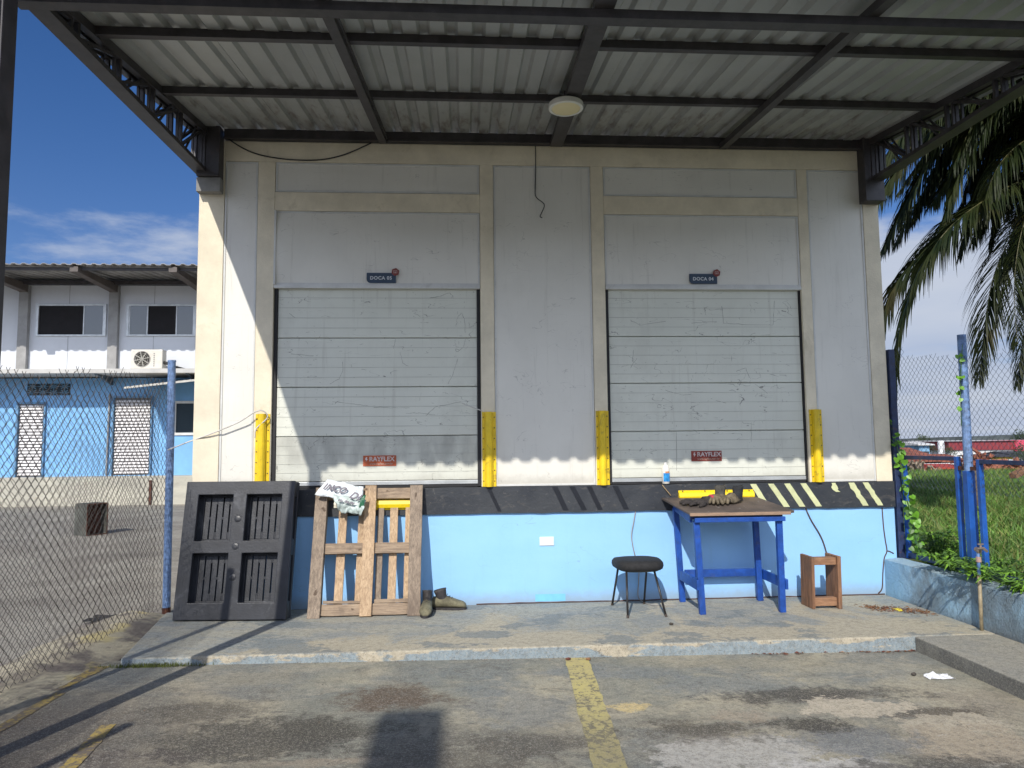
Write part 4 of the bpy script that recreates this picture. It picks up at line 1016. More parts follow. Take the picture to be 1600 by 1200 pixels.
# the ledge band projects slightly; bottle stands on the door sill behind it
bp = simple('bottle_white', (.78, .74, .66), .4, .03)
BC = (1.872, .012, 1.056)
obj('body', MB().lathe([(.030, 0), (.036, .004), (.036, .125), (.034, .145), (.024, .168), (.014, .176)], BC, 28), bp, BT, smooth=True)
obj('cap', MB().lathe([(.0145, .1745), (.0145, .196), (.012, .198)], BC, 20), simple('cap_white', (.8, .79, .76), .4), BT)
lb = MB(); vs = []
for k in range(15):
    a = R(-150+120*k/14+10)
    for z in (.022, .100): vs.append(Vector(BC)+Vector((.0368*math.cos(a), .0368*math.sin(a), z)))
lb.add(vs, [(2*k, 2*k+2, 2*k+3, 2*k+1) for k in range(14)]); obj('label', lb, simple('bottle_label_blue', (.03, .30, .72), .4, .25, 30), BT, smooth=True)
lb = MB(); vs = []
for k in range(9):
    a = R(-120+70*k/8+10)
    for z in (.1005, .116): vs.append(Vector(BC)+Vector((.0367*math.cos(a), .0367*math.sin(a), z)))
lb.add(vs, [(2*k, 2*k+2, 2*k+3, 2*k+1) for k in range(8)]); obj('label_top', lb, simple('bottle_label_orange', (.72, .28, .12), .4), BT, smooth=True)

# ------------------------------------------------------------------ small wooden stand
WS = thing('wooden_stand', 'small brown wooden stand of two side boards and two rungs near the right corner', 'stand', (3.17, -.4, 0))
S1 = Matrix.Translation((3.02, -.50, 0)) @ Matrix.Rotation(R(0), 4, 'Z')
def tbox(mb, x0, x1, y0, y1, z0, z1, k):      # side board leaning a little
    vs = [Vector((x+k*z, y, z)) for z in (z0, z1) for y in (y0, y1) for x in (x0, x1)]
    return mb.add(vs, [(0,2,3,1),(4,5,7,6),(0,1,5,4),(2,6,7,3),(0,4,6,2),(1,3,7,5)])
obj('side_board', tbox(MB(), 2.972, 3.000, -.515, -.30, 0, .440, .02), wood_step, WS, bevel=.004)
obj('side_board', tbox(MB(), 3.197, 3.228, -.535, -.31, 0, .445, .015), wood_step, WS, bevel=.004)
obj('top_rung', MB().box(3.0095, 3.2025, -.508, -.43, .370, .432), wood_stepx, WS, bevel=.004)
obj('bottom_rung', MB().box(3.002, 3.1965, -.505, -.44, .022, .092), wood_light if False else wood_stepx, WS, bevel=.004)

# ------------------------------------------------------------------ litter
def scrap(name, label, cat, c, size, mt, seed, h=.02, group=None, nu=10):
    def fn(u, v):
        x = (u-.5)*size[0]; y = (v-.5)*size[1]; e = (1-(2*u-1)**2)*(1-(2*v-1)**2)
        nn = mnoise.noise(Vector((u*4, v*4, seed)))
        return Vector((c[0]+x*(1+.35*nn), c[1]+y*(1+.3*mnoise.noise(Vector((u*3, v*3, seed+9)))), c[2]+.004+h*abs(nn)*(.3+e)))
    return tag(obj(name, MB().grid(fn, nu, nu), mt, org=c, smooth=False), label, cat, group)
scrap('plastic_scrap', 'crumpled white plastic scrap lying on the concrete at the right', 'litter', (3.07, -2.02, gz(3.07)), (.17, .10), simple('scrap_white', (.72, .73, .75), .5, .06), 3, .045)
scrap('yellow_wrapper', 'yellow wrapper on dry leaves by the right low wall', 'litter', (3.66, -.62, -.002), (.045, .12), simple('wrapper_yellow', (.68, .55, .04), .5, .1), 6, .03)
lm = MB()
leaf_mats = [simple('dry_leaf_red', (.17, .055, .035), .8, .3, 30), simple('dry_leaf_tan', (.32, .17, .08), .8, .3, 30), simple('pebble', (.07, .06, .05), .9, .3)]
def leaf_at(mb, x, y, z, s_, kind):
    a = random.uniform(0, 6.28); mb.cur = kind; c_, q = math.cos(a), math.sin(a)
    h1, h2 = random.uniform(0, s_*.5), random.uniform(0, s_*.5)
    P4 = [(-s_, 0, 0), (0, -s_*.4, h1), (s_, 0, .2*h2), (0, s_*.4, h2)]
    mb.add([Vector((x+p[0]*c_-p[1]*q, y+p[0]*q+p[1]*c_, z+.003+p[2])) for p in P4], [(0, 1, 2), (0, 2, 3)])
for i in range(110):
    x = 3.08+.17*random.gauss(0, 1) if i < 80 else 2.25+.12*random.gauss(0, 1); x = min(x, 3.28)
    leaf_at(lm, x, -1.435-abs(random.gauss(0, .018)), gz(x)+.004, random.uniform(.008, .02), random.choice((0, 0, 1)))
for i in range(160):
    x = random.uniform(-2.0, 3.2); y = -1.44-abs(random.gauss(0, .03)); leaf_at(lm, x, y, gz(x)+.004, random.uniform(.003, .009), random.choice((0, 2, 2, 1)))
for i in range(240):
    x = random.uniform(-2.3, 3.2); y = random.uniform(-3.6, -1.5); leaf_at(lm, x, y, gz(x)+.004, random.uniform(.0025, .006), random.choice((2, 2, 1)))
tag(obj('dry_leaves', lm, leaf_mats), 'scattered dry leaves and grit along the foot of the step', 'leaf litter', kind='stuff')
lm = MB()
for i in range(500):
    u = random.random(); x = 3.45+.42*u+random.gauss(0, .03); y = -.50-.45*u*.5+random.gauss(0, .07)
    if x > 3.91: continue
    leaf_at(lm, x, y, 0, random.uniform(.006, .018), random.choice((1, 1, 1, 0)))
tag(obj('leaf_drift', lm, leaf_mats[:2]), 'drift of small tan leaf litter in the corner by the right low wall', 'leaf litter', kind='stuff')
for x, y, c_ in ((.86, -1.50, 1), (1.62, -.93, 2), (.72, -1.49, 0), (2.93, -1.98, 2)):
    s_ = MB(); blob_ = s_.grid(lambda u, v: Vector((x, y, (0 if y > -1.4 else gz(x))+.012))+Vector((math.sin(math.pi*v)*math.cos(6.283*u)*.018, math.sin(math.pi*v)*math.sin(6.283*u)*.013, math.cos(math.pi*v)*.010))*(1+.3*mnoise.noise(Vector((u*3, v*3, x)))), 10, 6)
    tag(obj('pebble', s_, leaf_mats[c_], org=(x, y, 0)), {(.86): 'rust coloured pebble on the yellow line by the step', (1.62): 'dark pebble on the concrete step', (.72): 'small brown pebble on the top end of the yellow line', (2.93): 'dark pebble near the white plastic scrap'}[x], 'pebble')

# ------------------------------------------------------------------ left neighbour building
LY = 14.0
HB = thing('neighbour_building', 'two storey building beyond the left yard, white panels above and light blue wall below', 'building', (-12, LY, 0))
wp = simple('white_cladding', (.60, .62, .65), .5, .03, 1, coord='World'); grey_m = simple('column_grey', (.30, .295, .285), .6, .1, 3)
lb_m = simple('neighbour_blue', (.20, .43, .72), .8, .07, 1.2, coord='World', dirt=(.16, .33, .52), dirtamt=.3)
lx0, lx1 = -24, -2.9
obj('upper_wall', MB().box(lx0, lx1, LY, LY+6, 3.58, 6.0), wp, HB)
obj('lower_wall', MB().box(lx0, lx1, LY+.001, LY+6, .70, 3.40), lb_m, HB)
obj('floor_slab', MB().box(lx0, lx1, LY-1.05, LY+5.9, 3.43, 3.55), simple('slab_edge', (.50, .49, .46), .7, .08, 2), HB, bevel=.01)
sm = MB()
for x in np.arange(lx0+.4, lx1, 1.15):
    sm.box(x-.006, x+.006, LY-.004, LY+.001, 3.58, 6.0)
obj('panel_joint', sm, simple('joint_grey', (.32, .33, .34), .6), HB)
# loading plinth, lightly stained
t = MT('plinth_cement', 'World'); c = t.mix(t.ramp(t.noise(1.5, 6, .6, .3, t.map((.6, 1, 2))), .35, .65), (.48, .46, .38), (.37, .355, .30)); c = t.mix(t.ramp(t.noise(3, 6, .7), .6, .75, 0, .5), c, (.26, .21, .14))
obj('plinth', MB().box(lx0, lx1, LY-.55, LY+5, -.3, .705), t.done(c, .85), HB, bevel=.02)
obj('column', MB().box(-8.4, -8.34, LY-.60, LY-.54, -.2, .60), rust, HB)
for x in (-12.10, -9.70, -7.30, -14.5, -4.9):
    obj('column', MB().box(x-.13, x+.12, LY-.13, LY-.001, 3.56, 5.98), grey_m, HB)
    q = MB(); q.prism([(0, 5.78), (0, 6.0), (-2.1, 5.99), (-2.1, 5.86)], lambda a, b, d: Vector((d, LY+a-.132, b)), x-.10, x+.10)
    obj('eave_bracket', q, simple('bracket_brown', (.10, .082, .072), .6), HB)
# corrugated eave
rp = MB(); prof = []; x = lx0
while x < lx1+.3: prof += [(x, 0), (x+.10, 0), (x+.13, .032), (x+.20, .032)]; x += .24
n = len(prof)
for y, z in ((LY-2.3, 6.02), (LY+4, 6.55)): rp.v += [Vector((a, y, z+b)) for a, b in prof]
for i in range(n-1): rp.f.append([i, i+1, n+i+1, n+i]); rp.m.append(0)
obj('roof', rp, simple('old_roof_sheet', (.33, .32, .31), .6, .15, 2, coord='World'), HB, solid=.012)
obj('eave_rail', MB().box(lx0, lx1, LY-2.1, LY-2.02, 5.93, 6.0), dark_steel, HB)
obj('eave_beam', MB().box(lx0, lx1, LY-.35, LY-.28, 5.96, 6.06), dark_steel, HB)
# windows: sliding, one pane open
glass = MT('dark_glass'); glass.b.inputs['Coat Weight'].default_value = .3; gm = glass.done((.035, .05, .06), .06, 0, .8)
dark_in = simple('dark_interior', (.012, .011, .013), .9)
for x0, x1, sashes in ((-11.74, -9.99, ((0, .68, 0), (.68, 1, 1))), (-9.32, -7.55, ((0, .29, 1), (.29, .72, 0), (.72, 1, 1)))):
    w_ = MB(); f_ = .06
    w_.box(x0-f_, x1+f_, LY-.05, LY+.01, 5.42, 5.47).box(x0-f_, x1+f_, LY-.05, LY+.01, 4.57, 4.61).box(x0-f_, x0, LY-.05, LY+.01, 4.6101, 5.4199).box(x1, x1+f_, LY-.05, LY+.01, 4.6101, 5.4199)
    wo_ = obj('window', w_, alum, HB)
    for a, b, cl in sashes:
        xa, xb = x0+(x1-x0)*a, x0+(x1-x0)*b
        obj('pane', MB().box(xa+.003, xb-.003, LY-(.022 if cl else .006), LY-(.018 if cl else .002), 4.612, 5.418), gm if cl else dark_in, wo_)
        if cl: obj('sash', MB().box(xb-.03 if a > 0 else xb-.03, xb, LY-.03, LY-.0225, 4.612, 5.418).box(xa, xa+.03, LY-.03, LY-.0225, 4.612, 5.418), alum, wo_)
# louvred doors in reveals
lou = simple('louvre_white', (.72, .70, .70), .5, .06, 6)
for x0, x1, z0, z1 in ((-12.14, -11.48, .712, 2.69), (-9.62, -8.64, .73, 2.845)):
    d_ = obj('louvre_door', MB().box(x0, x1, LY-.008, LY-.001, z0, z1), simple('louvre_dark', (.14, .14, .15), .6), HB)
    sl = MB(); n_ = int((z1-z0)/.085)
    for k in range(n_):
        z = z0+.03+k*.085
        sl.prism([(-.012, z), (-.05, z+.012), (-.05, z+.02), (-.012, z+.062)], lambda a, b, d: Vector((d, LY+a, b)), x0+.03, x1-.03)
    obj('slats', sl, lou, d_)
    obj('frame', MB().box(x0-.05, x0, LY-.09, LY, z0, z1+.05).box(x1, x1+.04, LY-.06, LY, z0, z1+.05).box(x0+.0001, x1-.0001, LY-.09, LY, z1, z1+.05), simple('reveal_blue', (.13, .27, .44), .8), d_)
# pierced vent blocks
vb = MB(); dkm = simple('vent_dark', (.03, .045, .06), .9)
ventb = obj('vent_block', MB().box(-11.97, -10.83, LY-.006, LY, 2.93, 3.25), dkm, HB)
for i in range(4):
    for j in range(2):
        cx_, cz = -11.83+i*.285, 3.01+j*.16
        for a in (0, 45, 90, 135):
            d_ = Vector((math.cos(R(a)), 0, math.sin(R(a))))*.085; d_.x *= 1.5
            vb.bar(Vector((cx_, LY-.02, cz))-d_, Vector((cx_, LY-.02, cz))+d_, .02, .022, (0, 1, 0))
obj('lattice', vb, simple('vent_blue', (.13, .26, .38), .8), ventb)
w_ = obj('window', MB().box(-8.02, -7.2, LY-.04, LY, 1.80, 1.87).box(-8.02, -7.2, LY-.04, LY, 2.68, 2.75).box(-8.02, -7.97, LY-.04, LY, 1.8701, 2.6799), white_trim, HB)
obj('pane', MB().box(-7.97, -7.0, LY-.01, LY-.002, 1.871, 2.679), gm, w_)
obj('drainpipe', MB().tube([(-9.78, LY-.04, .72), (-9.76, LY-.04, 2.95)], .025, 8), grey_m, HB)
for x in (-14.3, -9.75, -7.4): obj('slab_bracket', MB().prism([(0, 3.2), (0, 3.428), (-.98, 3.428)], lambda a, b, d: Vector((d, LY+a, b)), x, x+.06), simple('bracket_dark', (.10, .13, .16), .7), HB)
# small metal canopy near the right end
aw = MB(); prof = []; x = -8.75
while x < -6.3: prof += [(x, 0), (x+.05, 0), (x+.07, .025), (x+.12, .025)]; x += .14
n = len(prof)
for y, q in ((LY-1.4, 0), (LY, .16)): aw.v += [Vector((a, y, 3.02+q+b+.12*(a+8.7)*.9)) for a, b in prof]
for i in range(n-1): aw.f.append([i, i+1, n+i+1, n+i]); aw.m.append(0)
obj('door_awning', aw, simple('awning_grey', (.45, .43, .38), .5, .1), HB, solid=.01)
obj('awning_frame', MB().bar((-8.75, LY-1.42, 3.01), (-6.3, LY-1.42, 3.27), .04, .05), simple('awning_edge', (.5, .48, .42), .6), HB)
# air conditioner
AC = thing('air_conditioner', 'white outdoor air conditioner unit on the slab under the right upper window', 'air conditioner', (-8.75, LY-.55, 3.551))
AX0, AX1 = -8.93, -8.10; AYf = LY-.72
obj('casing', MB().box(AX0, AX1, AYf, AYf+.28, 3.575, 4.10), simple('ac_casing', (.62, .59, .51), .5, .05), AC, bevel=.02)
obj('fan_grille', MB().lathe([(.19, 0), (.195, .012), (.215, .014), (.215, .0)], (AX0+.30, AYf-.001, 3.84), 32, Matrix.Rotation(R(90), 4, 'X')), simple('ac_grille', (.26, .25, .23), .6), AC)
gr = MB()
for k in range(8): a = R(k*45+12); gr.bar((AX0+.30, AYf-.018, 3.84), (AX0+.30+.2*math.cos(a), AYf-.018, 3.84+.2*math.sin(a)), .014, .008, (0, 1, 0))
for r_ in (.06, .11, .16): gr.tube([(AX0+.30+r_*math.cos(a), AYf-.018, 3.84+r_*math.sin(a)) for a in np.linspace(0, 6.283, 25)], .005, 5)
obj('fan_guard', gr, simple('ac_wire', (.5, .48, .42), .5), AC)
mk = MB()
for k in range(7): mk.box(AX0+.60, AX0+.625, AYf-.003, AYf, 3.64+k*.055, 3.67+k*.055)
obj('vertical_mark', mk, simple('ac_mark', (.12, .12, .12), .6), AC)
for x in (AX0+.1, AX1-.15): obj('foot', MB().box(x, x+.05, AYf, AYf+.28, 3.551, 3.575), grey_m, AC)
obj('hose', MB().tube([(AX1, AYf+.1, 3.75), (AX1+.18, AYf+.12, 3.72), (AX1+.22, AYf+.3, 3.65), (AX1+.4, LY-.02, 3.6)], .045, 8), simple('hose_black', (.03, .03, .03), .7), AC, smooth=True)

# rusty metal box in the yard, open toward the right
RB = thing('rusty_metal_box', 'rusty open ended metal box standing on the yard beyond the left fence', 'box', (-6.6, 6.6, -.05))
q0 = Vector((-6.66, 6.1, -.05)); q1 = Vector((-6.62, 7.0, -.05))
Mb = Matrix.Translation((-6.80, 6.6, -.055)) @ Matrix.Rotation(R(-33), 4, 'Z') @ Matrix.Diagonal((.58, .80, .98, 1))
s_ = MB().box(0, .62, 0, .012, 0, .56, Mb).box(0, .62, .45, .462, 0, .56, Mb).box(0, .62, .0125, .4495, 0, .012, Mb).box(0, .62, .0125, .4495, .548, .56, Mb).box(0, .012, .0125, .4495, .0125, .5475, Mb)
obj('shell', s_, simple('box_grey_green', (.10, .105, .09), .7, .25, 5, dirt=(.10, .035, .02), dirtamt=.8), RB)
obj('rim', MB().box(.621, .632, -.004, .466, 0, .02, Mb).box(.621, .632, -.004, .466, .545, .565, Mb).box(.621, .632, -.004, .016, .0201, .5449, Mb).box(.621, .632, .446, .466, .0201, .5449, Mb), rust, RB)
obj('back_plate', MB().box(.30, .31, .013, .449, .013, .547, Mb), simple('box_dark_rust', (.07, .022, .014), .8, .3), RB)
# dark rag by the fence
scrap('black_rag', 'flat black rag lying by the foot of the left fence post', 'rag', (-3.0, -.10, -.02), (.42, .22), simple('rag_black', (.02, .02, .022), .9), 4, .06)

# ------------------------------------------------------------------ palm tree
leafm = MT('palm_leaf'); oi = leafm.noise(2.2, 4); cpm = leafm.mix(leafm.ramp(oi, .35, .65), (.011, .019, .005), (.022, .028, .007)); cpm = leafm.mix(leafm.ramp(leafm.noise(1.1, 3, .5, 0, leafm.map((1, 1, 1), (4, 4, 4))), .60, .70, 0, .5), cpm, (.05, .038, .009))
palm_leaf = leafm.done(cpm, .55, 0, .2)
leafm.b.inputs['Specular IOR Level'].default_value = .2
rachis_m = simple('palm_rachis', (.09, .085, .03), .5, .15)
trunk_m = simple('palm_trunk', (.16, .13, .10), .9, .25, 8, bump=.7, bs=14)
PT = thing('palm_tree', 'tall coconut palm with dark drooping fronds over the right fence', 'palm tree', (11, 5, 0))
CR = at(1690, 225, 4.6)
tr_pts = [CR+Vector((1.1, .6, -6.0)), CR+Vector((.8, .5, -3.8)), CR+Vector((.3, .2, -1.8)), CR]
tpts = []; rs_ = []
for k in range(41):
    q = k/40*3; i = min(2, int(q)); p = tr_pts[i].lerp(tr_pts[i+1], q-i); tpts.append(p); rs_.append((.16-.05*k/40)*(1.06 if k % 2 else .97))
obj('trunk', MB().tube(tpts, rs_, 12), trunk_m, PT)
def frond(ctrl, ll_0, seed, gap=.027, start=.10, tipk=.25, droop=1.0):
    rr = random.Random(seed); ll = ll_0*1.42; P = [Vector(p) for p in ctrl]; q = []
    for i in range(len(P)-1):
        p0 = P[max(0, i-1)]; p1 = P[i]; p2 = P[i+1]; p3 = P[min(len(P)-1, i+2)]
        for k in range(12):
            s_ = k/12; q.append(.5*((2*p1)+(p2-p0)*s_+(2*p0-5*p1+4*p2-p3)*s_*s_+(3*p1-p0-3*p2+p3)*s_**3))
    q.append(P[-1]); cl = [0]
    for i in range(1, len(q)): cl.append(cl[-1]+(q[i]-q[i-1]).length)
    T_ = cl[-1]
    f = obj('frond', MB().tube(q, [max(.004, .022*(1-c/T_)) for c in cl], 6), rachis_m, PT, smooth=True)
    mb = MB(); s_ = T_*start; j = 0
    while s_ < T_:
        while j < len(cl)-2 and cl[j+1] < s_: j += 1
        p = q[j].lerp(q[j+1], (s_-cl[j])/(cl[j+1]-cl[j])); tg = (q[j+1]-q[j]).normalized()
        side = tg.cross(Vector((0, 0, 1)))
        side = side.normalized() if side.length > .15 else Vector((0, 1, 0)).cross(tg).normalized()
        upn = side.cross(tg).normalized()
        t_ = s_/T_; ln = ll*(math.sin(math.pi*min(1, .12+t_*.86))**.55*(1-.25*t_)+.05)*rr.uniform(.85, 1.1)
        for sg in (-1, 1):
            d = (side*sg*rr.uniform(.55, .75)+tg*(.55+.5*t_)+upn*rr.uniform(-.05, .25)+Vector((rr.gauss(0, .07), rr.gauss(0, .07), 0))).normalized()
            pts = [p]; dd = d.copy(); seg = 5; w0 = rr.uniform(.010, .016)
            for k in range(seg):
                dd = (dd+Vector((0, 0, -1))*(.10+.13*k)*droop*rr.uniform(.8, 1.2)).normalized(); pts.append(pts[-1]+dd*ln/seg)
            wd = [w0*.5, w0, w0*1.05, w0*.85, w0*.5, .001]
            nrm = d.cross(Vector((0, 0, 1))); nrm = nrm.normalized() if nrm.length > .1 else side
            nrm = (nrm+upn*rr.uniform(-.6, .6)).normalized()
            o_ = len(mb.v)
            for k, pp in enumerate(pts): mb.v += [pp-nrm*wd[k], pp+nrm*wd[k]]
            for k in range(seg): mb.f.append([o_+2*k, o_+2*k+1, o_+2*k+3, o_+2*k+2]); mb.m.append(0)
        s_ += gap*rr.uniform(.8, 1.2)
    obj('leaflets', mb, palm_leaf, f)
A_ = lambda px, py, Y: at(px, py, 3.2+Y*1.3)
frond([CR, A_(1640, 235, 1.2), A_(1570, 285, 1.0), A_(1500, 335, .9), A_(1440, 395, .9), A_(1398, 450, .95), A_(1372, 520, 1.0)], 1.0, 1)
frond([CR, A_(1660, 260, 1.0), A_(1625, 300, .7), A_(1580, 370, .55), A_(1548, 450, .5), A_(1530, 590, .5)], .80, 2, droop=.65)
frond([CR, A_(1640, 170, 1.6), A_(1560, 150, 1.8), A_(1480, 170, 1.9), A_(1410, 215, 2.0), A_(1360, 280, 2.1)], .85, 3)
frond([CR, A_(1690, 150, 2.6), A_(1600, 95, 3.0), A_(1500, 95, 3.2), A_(1420, 150, 3.4), A_(1370, 240, 3.4)], .95, 4)
frond([CR, A_(1680, 230, .9), A_(1640, 260, .4), A_(1600, 350, .2), A_(1585, 440, .1), A_(1590, 540, .0)], .62, 5)
frond([CR, A_(1650, 250, 1.8), A_(1580, 230, 2.0), A_(1500, 255, 2.1), A_(1440, 310, 2.2), A_(1400, 380, 2.3)], .80, 6)
frond([CR, A_(1700, 120, 1.0), A_(1640, 60, .6), A_(1560, 50, .5), A_(1500, 110, .6), A_(1470, 200, .7)], .75, 7)
frond([CR, CR+Vector((1.1, .9, 1.1)), CR+Vector((1.8, 1.2, .9)), CR+Vector((2.8, 1.8, .2)), CR+Vector((3.3, 2.1, -.9))], .8, 8, .05)
frond([CR, CR+Vector((.6, -.9, .7)), CR+Vector((1.2, -1.8, .7)), CR+Vector((1.7, -2.6, -.1)), CR+Vector((1.9, -3, -1.1))], .8, 9, .05)
frond([CR, CR+Vector((0, .9, 1.1)), CR+Vector((-.2, 2.0, 1.6)), CR+Vector((-.3, 3.0, 1.2)), CR+Vector((-.4, 3.6, .2))], .8, 10, .05)
frond([CR, CR+Vector((.3, -.3, 1.2)), CR+Vector((.2, -1.0, 2.2)), CR+Vector((0, -1.9, 2.5))], .8, 11, .05)
frond([CR, A_(1650, 260, .6), A_(1560, 300, .3), A_(1480, 360, .2), A_(1432, 440, .3), A_(1405, 530, .4), A_(1392, 625, .5)], .72, 13, droop=.7)
frond([CR, A_(1690, 280, 1.6), A_(1655, 330, 1.5), A_(1625, 420, 1.45), A_(1600, 520, 1.4), A_(1590, 600, 1.4)], .70, 12)

for k_, (c1, c2, c3, c4) in enumerate((((1650, 200, 1.3), (1590, 200, 1.4), (1520, 230, 1.5), (1470, 300, 1.6)), ((1650, 160, .7), (1590, 140, .5), (1530, 180, .4), (1490, 260, .4)),
        ((1660, 200, 2.4), (1600, 170, 2.6), (1530, 185, 2.7), (1440, 250, 2.8)), ((1670, 150, 2.0), (1620, 110, 2.0), (1560, 130, 2.1), (1500, 210, 2.2)), ((1680, 240, 2.4), (1640, 270, 2.6), (1600, 340, 2.7), (1570, 430, 2.8)),
        ((1640, 215, 1.0), (1570, 225, 1.0), (1500, 260, 1.1), (1455, 320, 1.1)), ((1650, 180, 1.5), (1590, 165, 1.6), (1515, 200, 1.7), (1450, 280, 1.8)), ((1660, 230, 1.8), (1615, 245, 1.8), (1560, 300, 1.8), (1520, 380, 1.8)),
        ((1660, 210, .6), (1610, 215, .3), (1560, 260, .2), (1530, 340, .2)), ((1640, 140, 1.2), (1570, 110, 1.2), (1490, 140, 1.3), (1430, 220, 1.4)), ((1660, 260, 1.2), (1640, 310, 1.0), (1615, 390, .9), (1600, 470, .9)))):
    frond([CR, A_(*c1), A_(*c2), A_(*c3), A_(*c4)], .72, 20+k_)

for k_, (c1, c2, c3, c4) in enumerate((((1620, 130, 1.0), (1520, 90, 1.2), (1430, 130, 1.4), (1372, 215, 1.5)), ((1620, 150, 2.0), (1530, 120, 2.2), (1450, 160, 2.3), (1385, 245, 2.4)),
        ((1640, 120, 1.6), (1560, 70, 1.7), (1480, 90, 1.8), (1415, 170, 1.9)), ((1640, 170, .5), (1560, 150, .4), (1490, 175, .4), (1420, 240, .4)),
        ((1620, 180, 1.0), (1530, 165, 1.0), (1440, 215, 1.1), (1362, 330, 1.2)), ((1630, 200, 1.6), (1540, 190, 1.6), (1460, 240, 1.7), (1380, 390, 1.8)), ((1620, 160, .2), (1520, 140, .1), (1430, 185, .1), (1368, 280, .2)))):
    frond([CR, A_(*c1), A_(*c2), A_(*c3), A_(*c4)], .95, 90+k_)
rq = random.Random(77)
for k_ in range(12):
    ex, ey = [(1395, 235), (1405, 300), (1425, 350), (1450, 300), (1470, 360), (1500, 330), (1530, 300), (1500, 400), (1550, 380), (1575, 330), (1440, 250), (1590, 420)][k_]
    d0 = rq.uniform(.2, 2.6); mx_, my_ = (1690+ex)/2, min(225, ey)-rq.uniform(20, 75)
    frond([CR, A_((1690+mx_)/2, (225+my_)/2-12, d0), A_(mx_, my_, d0), A_((mx_+ex)/2-8, (my_+ey)/2-25, d0+.1), A_(ex, ey, d0+.2)], rq.uniform(.6, .8), 50+k_)

# ------------------------------------------------------------------ grass, weeds, vine
def blades(n, pos, hfn, wfn, name, mats, label, lean_=.35):
    V = np.zeros((n*5, 3)); F = []; mi = []
    for i in range(n):
        x, y, z = pos(i); h = hfn(); w_ = wfn(); a = random.uniform(0, math.tau); b = random.uniform(0, math.tau); l_ = random.uniform(.1, lean_)*h
        cx_, sx_ = math.cos(a)*w_, math.sin(a)*w_; lx, ly = math.cos(b)*l_, math.sin(b)*l_; k = i*5
        V[k] = (x-cx_, y-sx_, z); V[k+1] = (x+cx_, y+sx_, z); V[k+2] = (x-cx_*.8+lx*.4, y-sx_*.8+ly*.4, z+h*.6); V[k+3] = (x+cx_*.8+lx*.4, y+sx_*.8+ly*.4, z+h*.6); V[k+4] = (x+lx*1.5, y+ly*1.5, z+h)
        F += [(k, k+1, k+3, k+2), (k+2, k+3, k+4)]; q = random.choice((0, 0, 1, 2)) if len(mats) > 2 else 0; mi += [q, q]
    me = bpy.data.meshes.new(name); me.from_pydata(V.tolist(), [], F)
    for m_ in mats: me.materials.append(m_)
    me.polygons.foreach_set('material_index', mi); me.update()
    o_ = bpy.data.objects.new(name, me); COL.objects.link(o_); return tag(o_, label, 'grass', kind='stuff')
gm1 = simple('grass_green', (.115, .235, .032), .6, .25, 1.2, coord='World'); gm2 = simple('grass_dark', (.075, .155, .025), .6, .25, 1.2, coord='World'); gm3 = simple('grass_straw', (.22, .25, .07), .7, .25, 1.2, coord='World')
def gpos(i):
    y = random.random()**1.5*27-3.0; x0 = 4.22+max(0, (y+.5))*.50
    x = x0+random.random()**1.25*(3.5+(y+3)*.55); return x, y, .06
blades(95000, gpos, lambda: random.uniform(.07, .24), lambda: random.uniform(.004, .012), 'grass', [gm1, gm2, gm3], 'tall green grass filling the field behind the right fence', .6)
# vine up the corner post
vine_l = simple('vine_leaf', (.13, .32, .025), .45, .15, 20); vine_d = simple('vine_leaf_dark', (.05, .13, .02), .5, .2, 20)
VN = thing('climbing_vine', 'bright green vine trailing down the fence by the corner post', 'vine', (4.1, -.15, .35))
vp = [X_ for X_ in [Vector((4.11, .0, 1.75)), Vector((4.09, -.02, 1.45)), Vector((4.10, -.08, 1.25)), Vector((4.10, -.12, .95)), Vector((4.10, -.20, .75)), Vector((4.11, -.24, .52)), Vector((4.12, -.26, .38))]]
obj('stem', MB().tube(vp, .004, 6), vine_d, VN)
def heart_leaf(mb, c, s_, d, nrm):
    d = d.normalized(); n_ = nrm.normalized(); sd_ = d.cross(n_).normalized()
    prof = [(0, 0), (-.12, .35), (.15, .52), (.55, .40), (1.0, 0), (.55, -.40), (.15, -.52), (-.12, -.35)]
    o_ = [c]+[c+d*(a*s_)+sd_*(b*s_)+n_*(-.12*s_*abs(b)) for a, b in prof]
    mb.add(o_, [(0, i+1, (i+1) % 8+1) for i in range(8)])
vm = MB()
for i in range(95):
    q = random.random()**.85*5.999; k = int(q); p = vp[k].lerp(vp[k+1], q-k)+Vector((random.gauss(0, .02), random.gauss(0, .03), random.gauss(0, .02)))
    vm.cur = random.choice((0, 0, 0, 1)); heart_leaf(vm, p, random.uniform(.03, .065), Vector((random.gauss(0, .5), random.gauss(0, .6), -1)), Vector((-.6+random.gauss(0, .3), -1+random.gauss(0, .4), .5)))
obj('leaves', vm, [vine_l, vine_d], VN)
V2 = thing('post_vine', 'small sprig of green vine on the upper part of the round blue fence post', 'vine', (4.13, -.96, 1.9))
v2 = MB(); sp_ = [Vector((4.11, -.93, 1.55)), Vector((4.105, -.95, 1.80)), Vector((4.11, -.97, 2.02)), Vector((4.12, -.99, 2.22))]
obj('stem', MB().tube(sp_, .003, 5), vine_d, V2)
for i in range(13):
    q = random.random()*2.999; k = int(q); p = sp_[k].lerp(sp_[k+1], q-k)
    v2.cur = 0; heart_leaf(v2, p+Vector((-.01, random.gauss(0, .02), 0)), random.uniform(.025, .05), Vector((random.gauss(0, .5), random.gauss(0, .6), -.7)), Vector((-.6, -1, .4)))
obj('leaves', v2, [vine_l, vine_d], V2)
